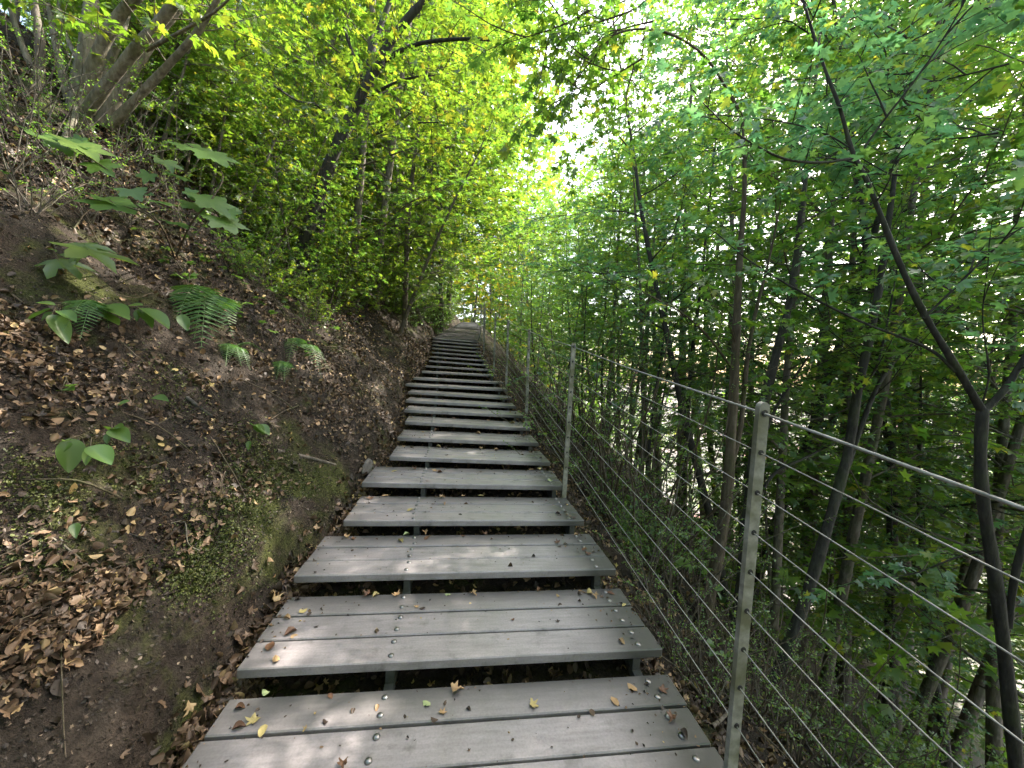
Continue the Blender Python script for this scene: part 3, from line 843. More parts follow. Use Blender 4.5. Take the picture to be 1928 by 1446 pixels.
hero('bank_maple', 'big dark maple leaning over the stairs from the left bank, forking high up', 'tree', 'trees on the left bank', [
  dict(p=[(553,530,D,0.1342*D/6),(572,460,D-.02,0.1159*D/6),(598,375,D-.05,0.1037*D/6),(628,290,D-.1,0.0976*D/6),(660,222,D-.15,0.0915*D/6),(690,165,D-.2,0.0830*D/6),(716,112,D-.25,0.0671*D/6),(752,55,D-.3,0.0586*D/6),(800,0,D-.4,0.0512*D/6),(870,-70,D-.5,0.0366*D/6)], ground=1, gap=.38, bare=.55, depth=1, twl=(.35,.7)),
  dict(p=[(690,170,D-.2,0.0549*D/6),(697,110,D-.15,0.0488*D/6),(712,60,D-.1,0.0439*D/6),(738,-10,D-.05,0.0366*D/6),(760,-100,D,.02)], gap=.34, bare=.3, depth=1, twl=(.35,.7)),
  dict(p=[(700,150,D-.2,0.0366*D/6),(732,110,D-.3,0.0317*D/6),(790,82,D-.45,0.0268*D/6),(888,73,D-.7,0.0195*D/6),(950,82,D-.9,0.0134*D/6),(1010,95,D-1.1,.006)], gap=.22, bare=.3, depth=1, twl=(.3,.6)),
  dict(p=[(672,200,D-.15,.03),(700,178,D-.3,.022),(760,150,D-.5,.016),(830,140,D-.8,.01)], gap=.22, bare=.3, depth=1, twl=(.3,.6)),
  dict(p=[(690,165,D-.2,.03),(660,90,D-.3,.022),(640,20,D-.4,.016),(630,-60,D-.5,.01)], gap=.22, bare=.2, depth=1, twl=(.3,.6)),
  dict(p=[(650,245,D-.1,.03),(600,200,D-.4,.02),(560,190,D-.7,.014),(500,150,D-1.,.008)], gap=.22, bare=.3, depth=1, twl=(.3,.6)),
  dict(p=[(585,525,D+.1,0.0854*D/6),(600,440,D+.1,0.0732*D/6),(612,380,D+.05,0.0610*D/6)], ground=1),
  dict(p=[(640,265,D-.1,.02),(690,260,D-.3,.016),(750,235,D-.6,.012),(830,230,D-.8,.007)], gap=.15, bare=.2, depth=1, twl=(.3,.6)),
], 'dark', 'lime', 33, leaf=.058)
b = hit(700, 545); D = b[1]
hero('bank_maple', 'slim maple with a bent pale foot arching toward the stairs beyond the big dark maple', 'tree', 'trees on the left bank', [
  dict(p=[(712,545,D,.13),(722,500,D,.10),(735,465,D,.085),(752,410,D,.07),(775,365,D-.1,.06),(812,318,D-.3,.045),(852,268,D-.5,.03),(900,200,D-.8,.018)], ground=1, gap=.26, bare=.3, depth=1, twl=(.35,.75)),
  dict(p=[(760,400,D-.1,.04),(810,370,D-.4,.03),(860,345,D-.7,.02),(930,330,D-1.,.01)], gap=.22, bare=.2, depth=1, twl=(.35,.7)),
  dict(p=[(738,460,D,.04),(742,400,D+.2,.035),(748,330,D+.4,.03),(740,230,D+.6,.02)], gap=.22, bare=.3, depth=1, twl=(.35,.7)),
  dict(p=[(730,480,D,.03),(770,450,D-.5,.02),(830,440,D-.9,.012)], gap=.2, bare=.2, depth=1, twl=(.35,.6)),
], 'grey', 'lime', 34, leaf=.058)
b = hit(430, 300); D = b[1]
hero('bank_tree', 'pale thin arching stem between the multi-stemmed tree and the big dark maple', 'tree', 'trees on the left bank', [
  dict(p=[(418,310,D,.05),(428,250,D,.045),(462,198,D-.1,.042),(505,145,D-.2,.038),(552,116,D-.3,.03),(620,95,D-.5,.02)], ground=1, gap=.25, bare=.55, depth=1, twl=(.3,.6)),
  dict(p=[(462,198,D-.1,.025),(455,110,D,.02),(462,20,D,.016),(470,-60,D,.01)], gap=.25, bare=.2, depth=1, twl=(.3,.6)),
], 'pale', 'lime', 35, leaf=.055)
b = hit(575, 330); D = min(b[1], 9)
hero('bank_tree', 'straight slim stem rising just behind the big dark maple on the bank', 'tree', 'trees on the left bank', [
  dict(p=[(566,340,D,.07),(580,260,D,.065),(598,160,D,.06),(622,90,D,.05),(655,20,D,.04),(690,-80,D,.03)], ground=1, gap=.35, bare=.3, depth=1, twl=(.35,.75)),
], 'grey', 'green', 36, leaf=.058)
# ------------------------------------------------------------------ further trees: a few models, copied with all their parts
def model_tree(seed, H, r0, crown0, spread, nl, leaf, twl=(.3, .65), gap=.3, lean=.06, temps=T_FAR):
    g = Grower(seed, leaf, .5); r = g.r
    pts = [np.zeros(3)-np.array([0, 0, .4])]; n = 10
    off = np.zeros(2); dr = r.normal(size=2)*lean
    for i in range(1, n+1):
        dr = dr+r.normal(size=2)*.02; off = off+dr*H/n
        pts.append(np.array([off[0], off[1], H*i/n]))
    rad = list(r0*(1-np.linspace(0, 1, n+1)**1.1)+.006)
    S = catmull(pts, 3); rr = np.interp(np.linspace(0, n, len(S)), np.arange(n+1), rad)
    g.wood.add(S, list(rr), 8)
    a0 = r.uniform(0, 6.28)
    for k in range(nl):
        h = crown0+(1-crown0)*((k+.5)/nl)**.9; z = H*h
        i = h*n; p = pts[int(i)]+(pts[min(n, int(i)+1)]-pts[int(i)])*(i-int(i))
        az = a0+k*2.4+r.normal()*.3
        el = r.uniform(.05, .5)+.5*max(0, h-.6)
        d = np.array([math.cos(az)*math.cos(el), math.sin(az)*math.cos(el), math.sin(el)])
        L = spread*H*(1-.62*max(0, (h-crown0)/(1-crown0)))*r.uniform(.7, 1.15)
        g.branch(p, d, L, max(.008, r0*.33*(1-h*.6)), 1, 1.0, .07, gap, .2, twl)
    return (g.wood, g.lv, temps)
def finish(m, barkm, leafm, seed):
    w, l, temps = m
    return w.mesh('trunk', BARK[barkm]), leaves_mesh('crown', l.P, l.T, l.N, l.S, temps, LEAF[leafm], (0, 0, 0), seed)
MODELS = {
  'tall_green': finish(model_tree(101, 13.0, .068, .26, .20, 22, .056), 'grey', 'green', 1),
  'tall_lime': finish(model_tree(102, 11.0, .066, .26, .23, 19, .057), 'grey', 'lime', 2),
  'tall_dark': finish(model_tree(103, 13.0, .066, .28, .20, 21, .055), 'dark', 'dark', 3),
  'mid_green': finish(model_tree(104, 5.0, .055, .22, .32, 13, .055, (.25, .5), .24), 'brown', 'green', 4),
  'mid_lime': finish(model_tree(105, 5.0, .055, .18, .33, 13, .055, (.25, .5), .24), 'grey', 'lime', 5),
  'mid_dark': finish(model_tree(106, 5.2, .055, .25, .30, 12, .055, (.25, .5), .24), 'dark', 'dark', 6),
  'full_lime': finish(model_tree(108, 8.0, .06, .07, .25, 22, .056, (.3, .6), .27), 'grey', 'lime', 8),
  'full_green': finish(model_tree(109, 8.0, .06, .07, .25, 22, .056, (.3, .6), .27), 'grey', 'green', 9),
  'dense_green': finish(model_tree(110, 8.0, .06, .10, .26, 24, .088, (.35, .7), .28), 'grey', 'green', 10),
  'dense_lime': finish(model_tree(111, 8.0, .06, .10, .26, 24, .088, (.35, .7), .28), 'grey', 'lime', 11),
  'sapling': finish(model_tree(112, 2.3, .02, .10, .40, 11, .048, (.18, .38), .20), 'grey', 'lime', 12),
  'sapling_green': finish(model_tree(113, 2.3, .02, .10, .40, 11, .048, (.18, .38), .20), 'brown', 'green', 13),
  'yellow': finish(model_tree(107, 6.0, .06, .22, .32, 13, .060, (.25, .5), .26), 'grey', 'yellow', 7),
}
def shrub_model(seed, H, ns, leaf, leafm, barkm, temps, spread=.5, gap=.14, bare=.3, twl=(.1, .28), depth=0):
    g = Grower(seed, leaf, .6); r = g.r
    for k in range(ns):
        az = r.uniform(0, 6.28); el = r.uniform(.7, 1.35)
        d = np.array([math.cos(az)*math.cos(el), math.sin(az)*math.cos(el), math.sin(el)])
        p = np.array([r.normal()*.06, r.normal()*.06, -.08])
        g.branch(p, d, H*r.uniform(.6, 1.05), .008*H/1.5, depth, 1.0, r.uniform(-.06, .05), gap, bare, twl)
    return g.wood.mesh('stem', BARK[barkm]), leaves_mesh('foliage', g.lv.P, g.lv.T, g.lv.N, g.lv.S, temps, LEAF[leafm], (0, 0, 0), seed)
SHRUBS = {
  'thicket': shrub_model(201, 2.6, 13, .024, 'green', 'brown', T_OVAL, gap=.5, bare=.35, twl=(.12, .3)),
  'thicket_b': shrub_model(202, 2.2, 12, .028, 'green', 'grey', T_OVAL, gap=.28, bare=.3, twl=(.12, .3)),
  'bush': shrub_model(203, 1.5, 9, .042, 'green', 'brown', T_FAR, gap=.17, bare=.1, twl=(.12, .28), depth=1),
  'bush_lime': shrub_model(204, 1.6, 9, .044, 'lime', 'brown', T_FAR, gap=.17, bare=.1, twl=(.12, .28), depth=1),
  'low': shrub_model(205, .7, 10, .030, 'ivy', 'brown', T_OVAL, gap=.06, bare=.05, twl=(.08, .22)),
}
def put_plant(meshes, names, name, label, cat, group, x, y, rz, s, tilt=(0, 0), up=0.):
    z = float(ground_z(x, y))+up
    o = thing(name, label, cat, (x, y, z), group)
    o.rotation_euler = (tilt[0], tilt[1], rz); o.scale = (s, s, s*1.0)
    for me, n in zip(meshes, names): link(n, me, o)
    return o
rt = random.Random(5)
def tree(model, name, label, px, D, s, rz=None, tilt=(0, 0), group=None, dx=0):
    x, y = at_az(px, D)
    return put_plant(MODELS[model], ('trunk', 'crown'), name, label, 'tree', group, x+dx, y, rt.uniform(0, 6.28) if rz is None else rz, s, tilt)

HEIGHT = {'dense_green': 8.0, 'dense_lime': 8.0, 'full_lime': 8.0, 'full_green': 8.0, 'tall_green': 13.0, 'tall_lime': 11.0, 'tall_dark': 13.0, 'mid_green': 5.0, 'mid_lime': 5.0, 'mid_dark': 5.2, 'yellow': 6.0}
def tree_to(model, name, label, px, D, topy, group, tilt=(0, 0), wide=1.0, dx=0):
    """a copy of a model tree standing on the ground, as tall as the photograph shows it"""
    x, y = at_az(px, D); x += dx
    gz = float(ground_z(x, y))
    top = ray(px, topy)[2]*D
    s = max(.35, (top-gz)/HEIGHT[model])
    o = put_plant(MODELS[model], ('trunk', 'crown'), name, label, 'tree', group, x, y, rt.uniform(0, 6.28), s, tilt)
    w = s*wide
    o.scale = (w, w, s)
    return o
G_LB = 'leafy trees filling the upper left bank'
L_LB = 'leafy yellow-green tree filling the wood high on the left bank'
LBT = [(20,6.0,-150),(120,8.0,-200),(260,6.6,-120),(330,9.0,-250),(420,7.2,-150),(480,11,-200),(560,14,-100),(640,9.5,-150),(690,13,-100),(400,15,-50),
       (220,12,-100),(60,11,-150),(740,17,0),(-160,7,-300),(600,20,0),(300,19,-50),(100,17,-100),(500,27,50),(700,26,100),(-60,9,-250),
       (690,9.0,-300),(740,10.5,-250),(780,13.5,-150),(820,15,-50),(840,18,50),(700,8.0,-500),(720,11.5,-150),(660,7.6,-400),(790,14.5,-100),
       (560,9,-200),(500,8.2,-250),(370,6.0,-200),(180,10,-150),(620,12,-200),(450,18,0),(250,25,0),(150,14,-100),(350,13,-100),
       (470,6.6,150),(540,7.4,200),(600,8.2,150),(400,5.6,100),(330,5.4,60),(640,9.4,250),(560,6.9,280),(690,11,300),(730,12.5,250),(760,15,300),(800,18,300),(260,5.2,40),(450,8.5,100),(820,21,330),
       (340,4.9,120),(420,5.6,170),(300,4.6,90),(480,6.0,230),(240,4.4,30),(380,6.6,40),(530,6.4,330),(640,8.0,330),(600,7.2,380),(200,6.2,0),(140,5.6,-60),(40,4.9,-40)]
for (px, D, ty, tl) in ((800,11,120,.27),(830,14,120,.25),(760,9.0,60,.22),(790,12,80,.18),(815,15,60,.16),(750,8.0,200,.22)):
    tree_to('full_lime' if D < 12 else 'dense_green', 'bank_tree', 'leafy tree leaning out over the upper stairs from the left bank', px, D, ty, 'trees leaning over the upper stairs', tilt=(0, tl), wide=1.15)

for k, (px, D, ty) in enumerate(LBT):
    mdl = ('full_lime', 'tall_lime', 'full_lime', 'full_green')[k % 4] if D < 12 else ('dense_lime', 'dense_green')[k % 2]
    tree_to(mdl, 'bank_tree', L_LB, px, D, ty, G_LB, tilt=(rt.uniform(-.1, .1), rt.uniform(0, .14)), wide=1.1)
G_AH = 'trees beyond the bend of the path'
for (px, D, ty, mdl, lab) in ((885, 31, 440, 'yellow', 'bright yellow-leaved tree straight behind the railing at the bend of the path'),
                        (930, 34, 470, 'yellow', 'yellow-green tree right of the bright yellow one beyond the bend'),
                        (790, 31, 200, 'tall_green', None), (850, 50, 300, 'dense_lime', None), (960, 30, 440, 'tall_green', None), (1000, 38, 420, 'tall_green', None),
                        (910, 60, 380, 'dense_lime', None), (790, 38, 150, 'tall_lime', None), (1050, 28, 420, 'tall_green', None), (970, 60, 380, 'tall_green', None), (1090, 45, 400, 'tall_green', None),
                        (1040, 60, 390, 'tall_lime', None), (870, 60, 300, 'tall_green', None), (940, 45, 400, 'tall_green', None), (1010, 24, 430, 'tall_green', None), (990, 50, 400, 'dense_green', None), (1130, 60, 390, 'dense_green', None), (1000, 46, 300, 'dense_green', None), (1030, 32, 400, 'dense_green', None), (930, 70, 250, 'dense_green', None), (1070, 40, 410, 'dense_green', None), (810, 42, 0, 'dense_lime', None), (980, 27, 440, 'dense_green', None), (1100, 55, 400, 'dense_green', None)):
    tree_to(mdl, 'distant_tree', lab or 'pale green tree in the wood beyond the bend of the path', px, D, ty, G_AH)
G_RS = 'maples filling the slope right of the stairs'
L_RS = 'leafy green maple among the trees filling the slope right of the railing'
RST = [(1420,13,-40),(1580,13,-120),(1780,13,-150),(1380,16,0),(1840,17,-80),(1500,5.2,-200),(1410,6.0,-200),(1600,5.6,-250),(1010,16,470),(1060,12,480),(1080,17,440),(1110,9,440),(1130,15,330),(1100,20,340),(1150,13,280),(1070,26,330),(1150,11,380),(1200,20,330),(1230,6.4,400),(1220,10,250),(1260,13,150),(1180,25,300),
       (1250,8,150),(1310,8,100),(1300,14,0),(1290,20,0),(1440,7.6,-150),(1400,11,-100),(1480,15,-100),(1550,7.5,-200),
       (1650,6.6,-250),(1640,9,-200),(1760,5.6,-250),(1740,7,-250),(1760,11,-200),(1850,6.5,-300),(1860,9,-250),(1980,5,-350),(1980,8,-300),(2100,4,-400),(2150,7,-300),(2120,11,-300),
       (1350,18,0),(1450,26,0),(1260,28,150),(1185,16,270),(1205,19,250),(1175,22,300),(1230,23,200),
       (1240,8,540),(1720,8.6,540),(1820,6.2,560),(1880,6,500),(1500,13,760),(1660,14,780),(1740,15,760),(1820,13,740),(1900,15,760),(1980,12,720),(1450,7,640),(1560,7.5,660),(1660,8,650),(1760,7,650),(1610,6.4,800),(1720,6.2,820),(1500,6,800),(1420,15,690),(1700,19,760),(1860,20,770),(1560,20,750),(1400,20,720),(1320,17,680)]
for k, (px, D, ty) in enumerate(RST):
    low = ty > 490
    mdl = ('dense_green' if D > 11 else ('full_green', 'tall_dark', 'full_green')[k % 3]) if low else ('tall_green', 'tall_dark', 'tall_green', 'tall_dark', 'full_green')[k % 5]
    tree_to(mdl, 'slope_tree', L_RS, px, D, ty, G_RS, tilt=(rt.uniform(-.08, .08), rt.uniform(-.12, .08)), wide=1.15 if not low else 1.3)
# thicket of thin stems beside the railing
G_TH = 'thin stemmed shrubs crowding the slope beside the railing'
for k, (px, D, s, mdl) in enumerate(((1010, 9.5, .9, 'thicket'), (1030, 8.0, .9, 'thicket_b'), (1050, 7.0, .95, 'thicket'), (1075, 6.2, 1., 'thicket_b'), (1095, 5.4, 1., 'thicket'), (1120, 4.8, 1., 'thicket_b'),
                       (1150, 4.3, 1., 'thicket'), (1205, 4.0, .85, 'thicket_b'), (1235, 3.5, .75, 'thicket'), (1250, 4.4, 1.1, 'thicket'), (1130, 6.2, 1.2, 'thicket'), (1200, 5.4, 1.2, 'thicket_b'),
                       (990, 11.5, .9, 'thicket'), (975, 13.5, .9, 'thicket_b'), (962, 15.5, .8, 'thicket'), (1290, 3.6, .9, 'thicket_b'), (1330, 4.0, .5, 'thicket'), (1280, 6.0, 1.0, 'thicket'), (1080, 8.5, 1.2, 'thicket_b'),
                       (1240, 2.9, .42, 'thicket_b'), (1290, 2.3, .4, 'thicket_b'), (1330, 2.2, .4, 'thicket'), (1380, 2.1, .4, 'thicket_b'), (1450, 2.3, .45, 'thicket'), (1500, 2.2, .4, 'thicket_b'), (1570, 2.2, .5, 'thicket'), (1480, 2.7, .35, 'thicket_b'), (1560, 2.9, .4, 'thicket'), (1640, 2.6, .5, 'thicket_b'), (1750, 2.7, .6, 'thicket'), (1420, 3.0, .4, 'thicket'), (1600, 3.6, .5, 'thicket_b'))):
    x, y = at_az(px, D)
    put_plant(SHRUBS[mdl], ('stem', 'foliage'), 'thicket_shrub', 'thin stemmed sparse shrub in the thicket outside the railing', 'shrub', G_TH, x, y, rt.uniform(0, 6.28), s)
G_BU = 'leafy bushes on the slope below the railing'
for (px, D, s, mdl) in ((1190, 3.3, .3, 'bush'), (1260, 3.8, .5, 'bush'), (1180, 4.6, .5, 'bush'), (1680, 2.9, .5, 'bush'), (1800, 2.9, .7, 'bush'), (1800, 4.2, .8, 'bush'), (1880, 2.6, .6, 'bush')):
    x, y = at_az(px, D)
    put_plant(SHRUBS[mdl], ('stem', 'foliage'), 'bush', 'low leafy green bush on the slope just below the railing', 'bush', G_BU, x, y, rt.uniform(0, 6.28), s)
G_BB = 'leafy bushes on the left bank beside the upper stairs'
for (px, py, s, mdl) in ((640, 520, 1.0, 'bush_lime'), (600, 540, .9, 'bush_lime'), (560, 500, .9, 'bush_lime'), (700, 590, .9, 'bush_lime'), (770, 590, .9, 'bush'), (795, 580, 1.0, 'bush'), (812, 572, 1.0, 'bush'), (520, 430, 1.0, 'bush_lime'), (470, 380, 1.1, 'bush_lime'), (410, 300, 1.1, 'bush_lime'), (350, 230, 1.2, 'bush_lime'), (300, 215, 1.1, 'bush'), (255, 235, .8, 'bush_lime'), (290, 270, .7, 'bush'), (350, 310, .7, 'bush_lime'), (410, 370, .7, 'bush'), (450, 420, .6, 'bush_lime'), (505, 470, .6, 'bush'), (670, 560, .9, 'bush_lime'), (690, 530, 1.1, 'bush_lime'), (640, 590, .7, 'bush_lime'), (720, 560, 1.1, 'bush_lime'), (745, 590, .9, 'bush'), (760, 555, 1.1, 'bush_lime'),
                         (610, 470, 1.2, 'bush_lime'), (790, 560, 1.1, 'bush'), (500, 400, 1.0, 'bush_lime'), (440, 330, 1.0, 'bush_lime'), (540, 450, .8, 'bush'), (380, 270, 1.0, 'bush_lime'), (570, 400, 1.2, 'bush'), (320, 240, 1., 'bush_lime'),
                         (470, 470, .5, 'bush'), (500, 520, .45, 'bush'), (560, 560, .5, 'bush'), (450, 520, .4, 'bush'), (520, 560, .4, 'bush_lime'), (600, 610, .4, 'bush_lime')):
    p = hit(px, py)
    put_plant(SHRUBS[mdl], ('stem', 'foliage'), 'bank_bush', 'leafy bush growing on the left bank beside the stairs', 'bush', G_BB, p[0], p[1], rt.uniform(0, 6.28), s)
G_LO = 'low green plants covering the bank beside the top of the stairs'
for k in range(120):
    y = rt.uniform(9.5, 24); s_ = rt.uniform(.15, 2.6)
    x = float(XL(y))-s_
    if (y < 11.5 and s_ < .5) or (y > 17 and s_ < .45): continue
    put_plant(SHRUBS['low'], ('stem', 'foliage'), 'low_plant', 'low bright green plant in the ground cover beside the top of the stairs', 'plant', G_LO, x, y, rt.uniform(0, 6.28), rt.uniform(1.0, 1.9))

for (px, py, s) in ((50, 250, .45), (20, 330, .4), (110, 300, .45), (200, 320, .5), (250, 300, .5), (60, 400, .35), (170, 420, .35), (30, 180, .5), (300, 350, .5), (240, 420, .3), (350, 440, .35), (480, 540, .35), (590, 640, .3)):
    p = hit(px, py)
    put_plant(SHRUBS['thicket_b'], ('stem', 'foliage'), 'twiggy_shrub', 'sparse twiggy shrub with few leaves on the upper left bank', 'shrub', 'twiggy shrubs on the left bank', p[0], p[1], rt.uniform(0, 6.28), s)

for k, (px, py, sc) in enumerate(((300, 310, .8), (345, 350, .8), (395, 400, .8), (250, 255, .8), (440, 450, .7), (500, 505, .7), (560, 540, .65), (230, 225, .9), (330, 280, 1.), (420, 380, 1.), (480, 440, .9), (620, 575, .6), (375, 330, 1.1), (540, 490, .9), (640, 560, .8), (200, 200, .8))):
    p = hit(px, py)
    o = put_plant(MODELS[('sapling', 'sapling_green')[k % 2]], ('trunk', 'crown'), 'maple_sapling', 'knee to head high leafy maple sapling on the shoulder of the left bank', 'sapling', 'maple saplings on the shoulder of the bank', p[0], p[1], rt.uniform(0, 6.28), sc, (rt.uniform(-.2, .1), rt.uniform(.1, .4)))

# unseen trees behind the viewer, continuing the wood, added to block sky light
for k, (x, y, sc) in enumerate(((-3.6, -2.6, 1.0), (-2.0, -4.6, 1.1), (-4.5, -4.5, 1.3), (4.2, -3.0, 1.4), (3.0, -5.0, 1.4), (.9, -6.5, 1.2), (-6, -.5, 1.2), (5.5, -2.5, 1.6), (-1.5, -8.5, 1.4), (9.0, -3.0, 1.4), (2.0, -8.5, 1.5))):
    put_plant(MODELS[('dense_lime', 'dense_green')[k % 2]], ('trunk', 'crown'), 'unseen_wood_tree', 'unseen leafy tree of the wood added to block sky light', 'tree', 'unseen trees added beside the lower stairs', x, y, rt.uniform(0, 6.28), sc)
# ------------------------------------------------------------------ fallen leaves
def curled(kind, curl, roll, seed):
    """dry leaf outlines, bent and rolled"""
    rg = np.random.default_rng(seed)
    if kind == 'oval':
        V, Fc = oval(.36, 0, 0, 5); V = V.copy(); V[:, 1] -= .5
    else:
        V, Fc = maple(0, 0, 1, seed); V = V.copy(); V[:, 1] -= .35; V *= .62
    x, y = V[:, 0].copy(), V[:, 1].copy()
    V[:, 2] = roll*x*x*1.6+curl*y*y*1.1+.25*x*y*rg.normal()+rg.normal(size=len(V))*.035
    V[:, 0] = x*(1-.25*abs(roll)*abs(x)*2)
    V[:, 2] -= V[:, 2].min()-.02
    return V, Fc
T_LIT = [curled('oval', .5, 1.4, 11), curled('oval', -.4, 1.9, 12), curled('oval', .9, .9, 13), curled('oval', .5, 1.2, 1), curled('oval', -.4, 1.6, 2), curled('oval', .9, .5, 3), curled('oval', .2, -1.0, 4), curled('maple', .6, .6, 5), curled('maple', -.3, .9, 6), curled('maple', .9, .2, 7), curled('oval', .3, 2.2, 8)]
def ground_n(x, y, e=.03):
    zx = (ground_z(x+e, y)-ground_z(x-e, y))/(2*e); zy = (ground_z(x, y+e)-ground_z(x, y-e))/(2*e)
    n = np.stack([-zx, -zy, np.ones_like(zx)], 1)
    return n/np.linalg.norm(n, axis=1)[:, None]
def scatter_litter(name, label, x, y, smin, smax, seed, jit=.45, mat=LITTER, temps=T_LIT, lift=.004):
    rg = np.random.default_rng(seed)
    n = len(x)
    z = ground_z(x, y)
    N = ground_n(x, y)+rg.normal(size=(n, 3))*jit
    T = rg.normal(size=(n, 3))
    P = np.stack([x, y, z+lift+rg.uniform(0, .012, n)], 1)
    S = rg.uniform(smin, smax, n)
    o = link(name, leaves_mesh(name, P, T, N, S, temps, mat, (0, 0, 0), seed))
    return tag(o, label, kind='stuff')
rg = np.random.default_rng(77)
SOILBIT = fallen_mat('soil_crumbs', [(0, (.015, .011, .008)), (.6, (.05, .036, .027)), (.85, (.1, .07, .05)), (1, (.22, .17, .12))])
# on the bank: thick in hollows, thin on bare clay
n = 230000
y = .15+rg.uniform(0, 1, n)**1.7*15; sl = rg.uniform(0, 1, n)**1.25*6.5
x = XL(y)-sl
dens = fbm(x*1.3, y*1.3, 41)+.35*(fbm(x*5, y*5, 43)-.5)
bare = np.clip(1-np.abs(sl-.35)/.5, 0, 1)*.22*np.clip(1.3-y/6, 0, 1)   # the trampled clay rim beside the treads
keep = rg.uniform(0, 1, n) < np.clip((dens-.40-bare)*5+np.clip((y-4)/6, 0, .5)+np.clip((sl-1.6)/3, 0, .35), .06, 1)*np.clip(1.15-.03*y, .5, 1)
keep &= rg.uniform(0, 1, n) < np.clip(.3+.14*y, 0, 1)
keep &= ~((sl > .07) & (sl < .27+.08*np.sin(y*5)) & (y < 3.2) & (rg.uniform(0, 1, n) > .07))
scatter_litter('leaf_litter', 'brown fallen leaves strewn over the left bank', x[keep], y[keep], .018, .050, 1)
# the gutter between bank and treads, heaped
n = 14000
y = .3+rg.uniform(0, 1, n)**1.5*11; sl = np.abs(rg.normal(size=n))*.055
x = XL(y)-sl+.03
scatter_litter('leaf_litter', 'heaped brown leaves in the gutter along the left ends of the treads', x, y, .022, .06, 2, .7, lift=.012)
n = 2600
y = .45+rg.uniform(0, 1, n)*2.1; sl = np.abs(rg.normal(size=n))*.05
scatter_litter('leaf_litter', 'deep heap of tan leaves in the gutter beside the nearest treads', XL(y)-sl+.02, y, .025, .06, 12, .8, mat=DRIFT, lift=.03)
# under the open treads and along the right edge
n = 9000
y = .3+rg.uniform(0, 1, n)**1.4*10; f = rg.uniform(0, 1, n)
x = XL(y)+(XR(y)-XL(y))*f
scatter_litter('leaf_litter', 'brown leaves lying in the dark under the open treads', x, y, .022, .05, 3, .5)
n = 26000
y = .3+rg.uniform(0, 1, n)**1.5*12; sr = rg.uniform(0, 1, n)**1.4*4.5
x = XR(y)+sr
scatter_litter('leaf_litter', 'brown leaves covering the slope below the railing', x, y, .02, .05, 4, .5)
# leaf drifts the photograph shows
xs, ys = [], []
for (px, py, k, sg) in ((130,1180,300,.13),(60,1260,400,.13),(200,1250,280,.10),(230,1100,150,.13),(40,1150,220,.12),(260,1150,120,.08),(560,720,500,.3),(700,760,700,.35),(620,680,600,.4),(740,700,700,.4),(780,690,600,.4),(450,880,300,.15),(330,980,250,.12),(150,700,400,.2),(60,680,400,.2),(660,800,500,.25)):
    q = hit(px, py); xs.append(q[0]+rg.normal(size=k)*sg); ys.append(q[1]+rg.normal(size=k)*sg)
xs = np.concatenate(xs); ys = np.concatenate(ys); ok = xs < XL(ys)-.30+.24*np.clip(ys-2.2, 0, 1)
scatter_litter('leaf_litter', 'drifts of tan and brown leaves caught on the bank', xs[ok], ys[ok], .017, .043, 6, .5, lift=.008, mat=DRIFT)
# cushions of moss on the rim of the bank
MOSS = fallen_mat('moss_green', [(0, (.03, .04, .008)), (.6, (.07, .085, .015)), (1, (.13, .14, .03))])
xs, ys = [], []
for (px, py, k, sg) in ((380,1060,1500,.06),(350,1110,900,.05),(420,1000,1500,.07),(470,905,1800,.08),(485,850,900,.06),(80,930,1200,.08),(450,960,1000,.06),(560,900,700,.08),(330,720,900,.1),(60,1080,700,.06),(250,880,600,.07)):
    q = hit(px, py); xs.append(q[0]+rg.normal(size=k)*sg); ys.append(q[1]+rg.normal(size=k)*sg)
xs = np.concatenate(xs); ys = np.concatenate(ys); ok = xs < XL(ys)-.05
scatter_litter('moss', 'cushions of yellow green moss on the rim of the bank', xs[ok], ys[ok], .006, .015, 7, 1.0, MOSS, T_LIT, lift=.002)
# crumbs of soil and broken leaf over the whole near bank
n = 60000
y = .2+rg.uniform(0, 1, n)**1.6*7; sl = .08+rg.uniform(0, 1, n)**1.3*4
scatter_litter('soil_crumbs', 'crumbs of earth and broken leaf on the near bank', XL(y)-sl, y, .005, .016, 6, .8, SOILBIT, lift=.001)
# short dead twigs
tw = Tubes()
for k in range(420):
    y_ = .9+rg.uniform()**1.5*9; x_ = float(XL(y_))-rg.uniform(.1, 1)**1.2*5
    if k % 4 == 0: x_ = float(XR(y_))+rg.uniform(.15, 3)
    p = on_ground(x_, y_, .012); a = rg.uniform(0, 6.28); L = rg.uniform(.12, .55)
    q = on_ground(x_+math.cos(a)*L, y_+math.sin(a)*L, rg.uniform(.0, .09)); m = (p+q)/2+rg.normal(size=3)*.03; m[2] = max(m[2], float(ground_z(m[0], m[1]))+.01)
    tw.add(catmull([p, m, q], 3), list(np.linspace(1, .5, 7)*rg.uniform(.002, .0055)), 5)
tag(link('dead_twigs', tw.mesh('dead_twigs', BARK['brown'])), 'thin dead twigs scattered over the bank and slope', kind='stuff')

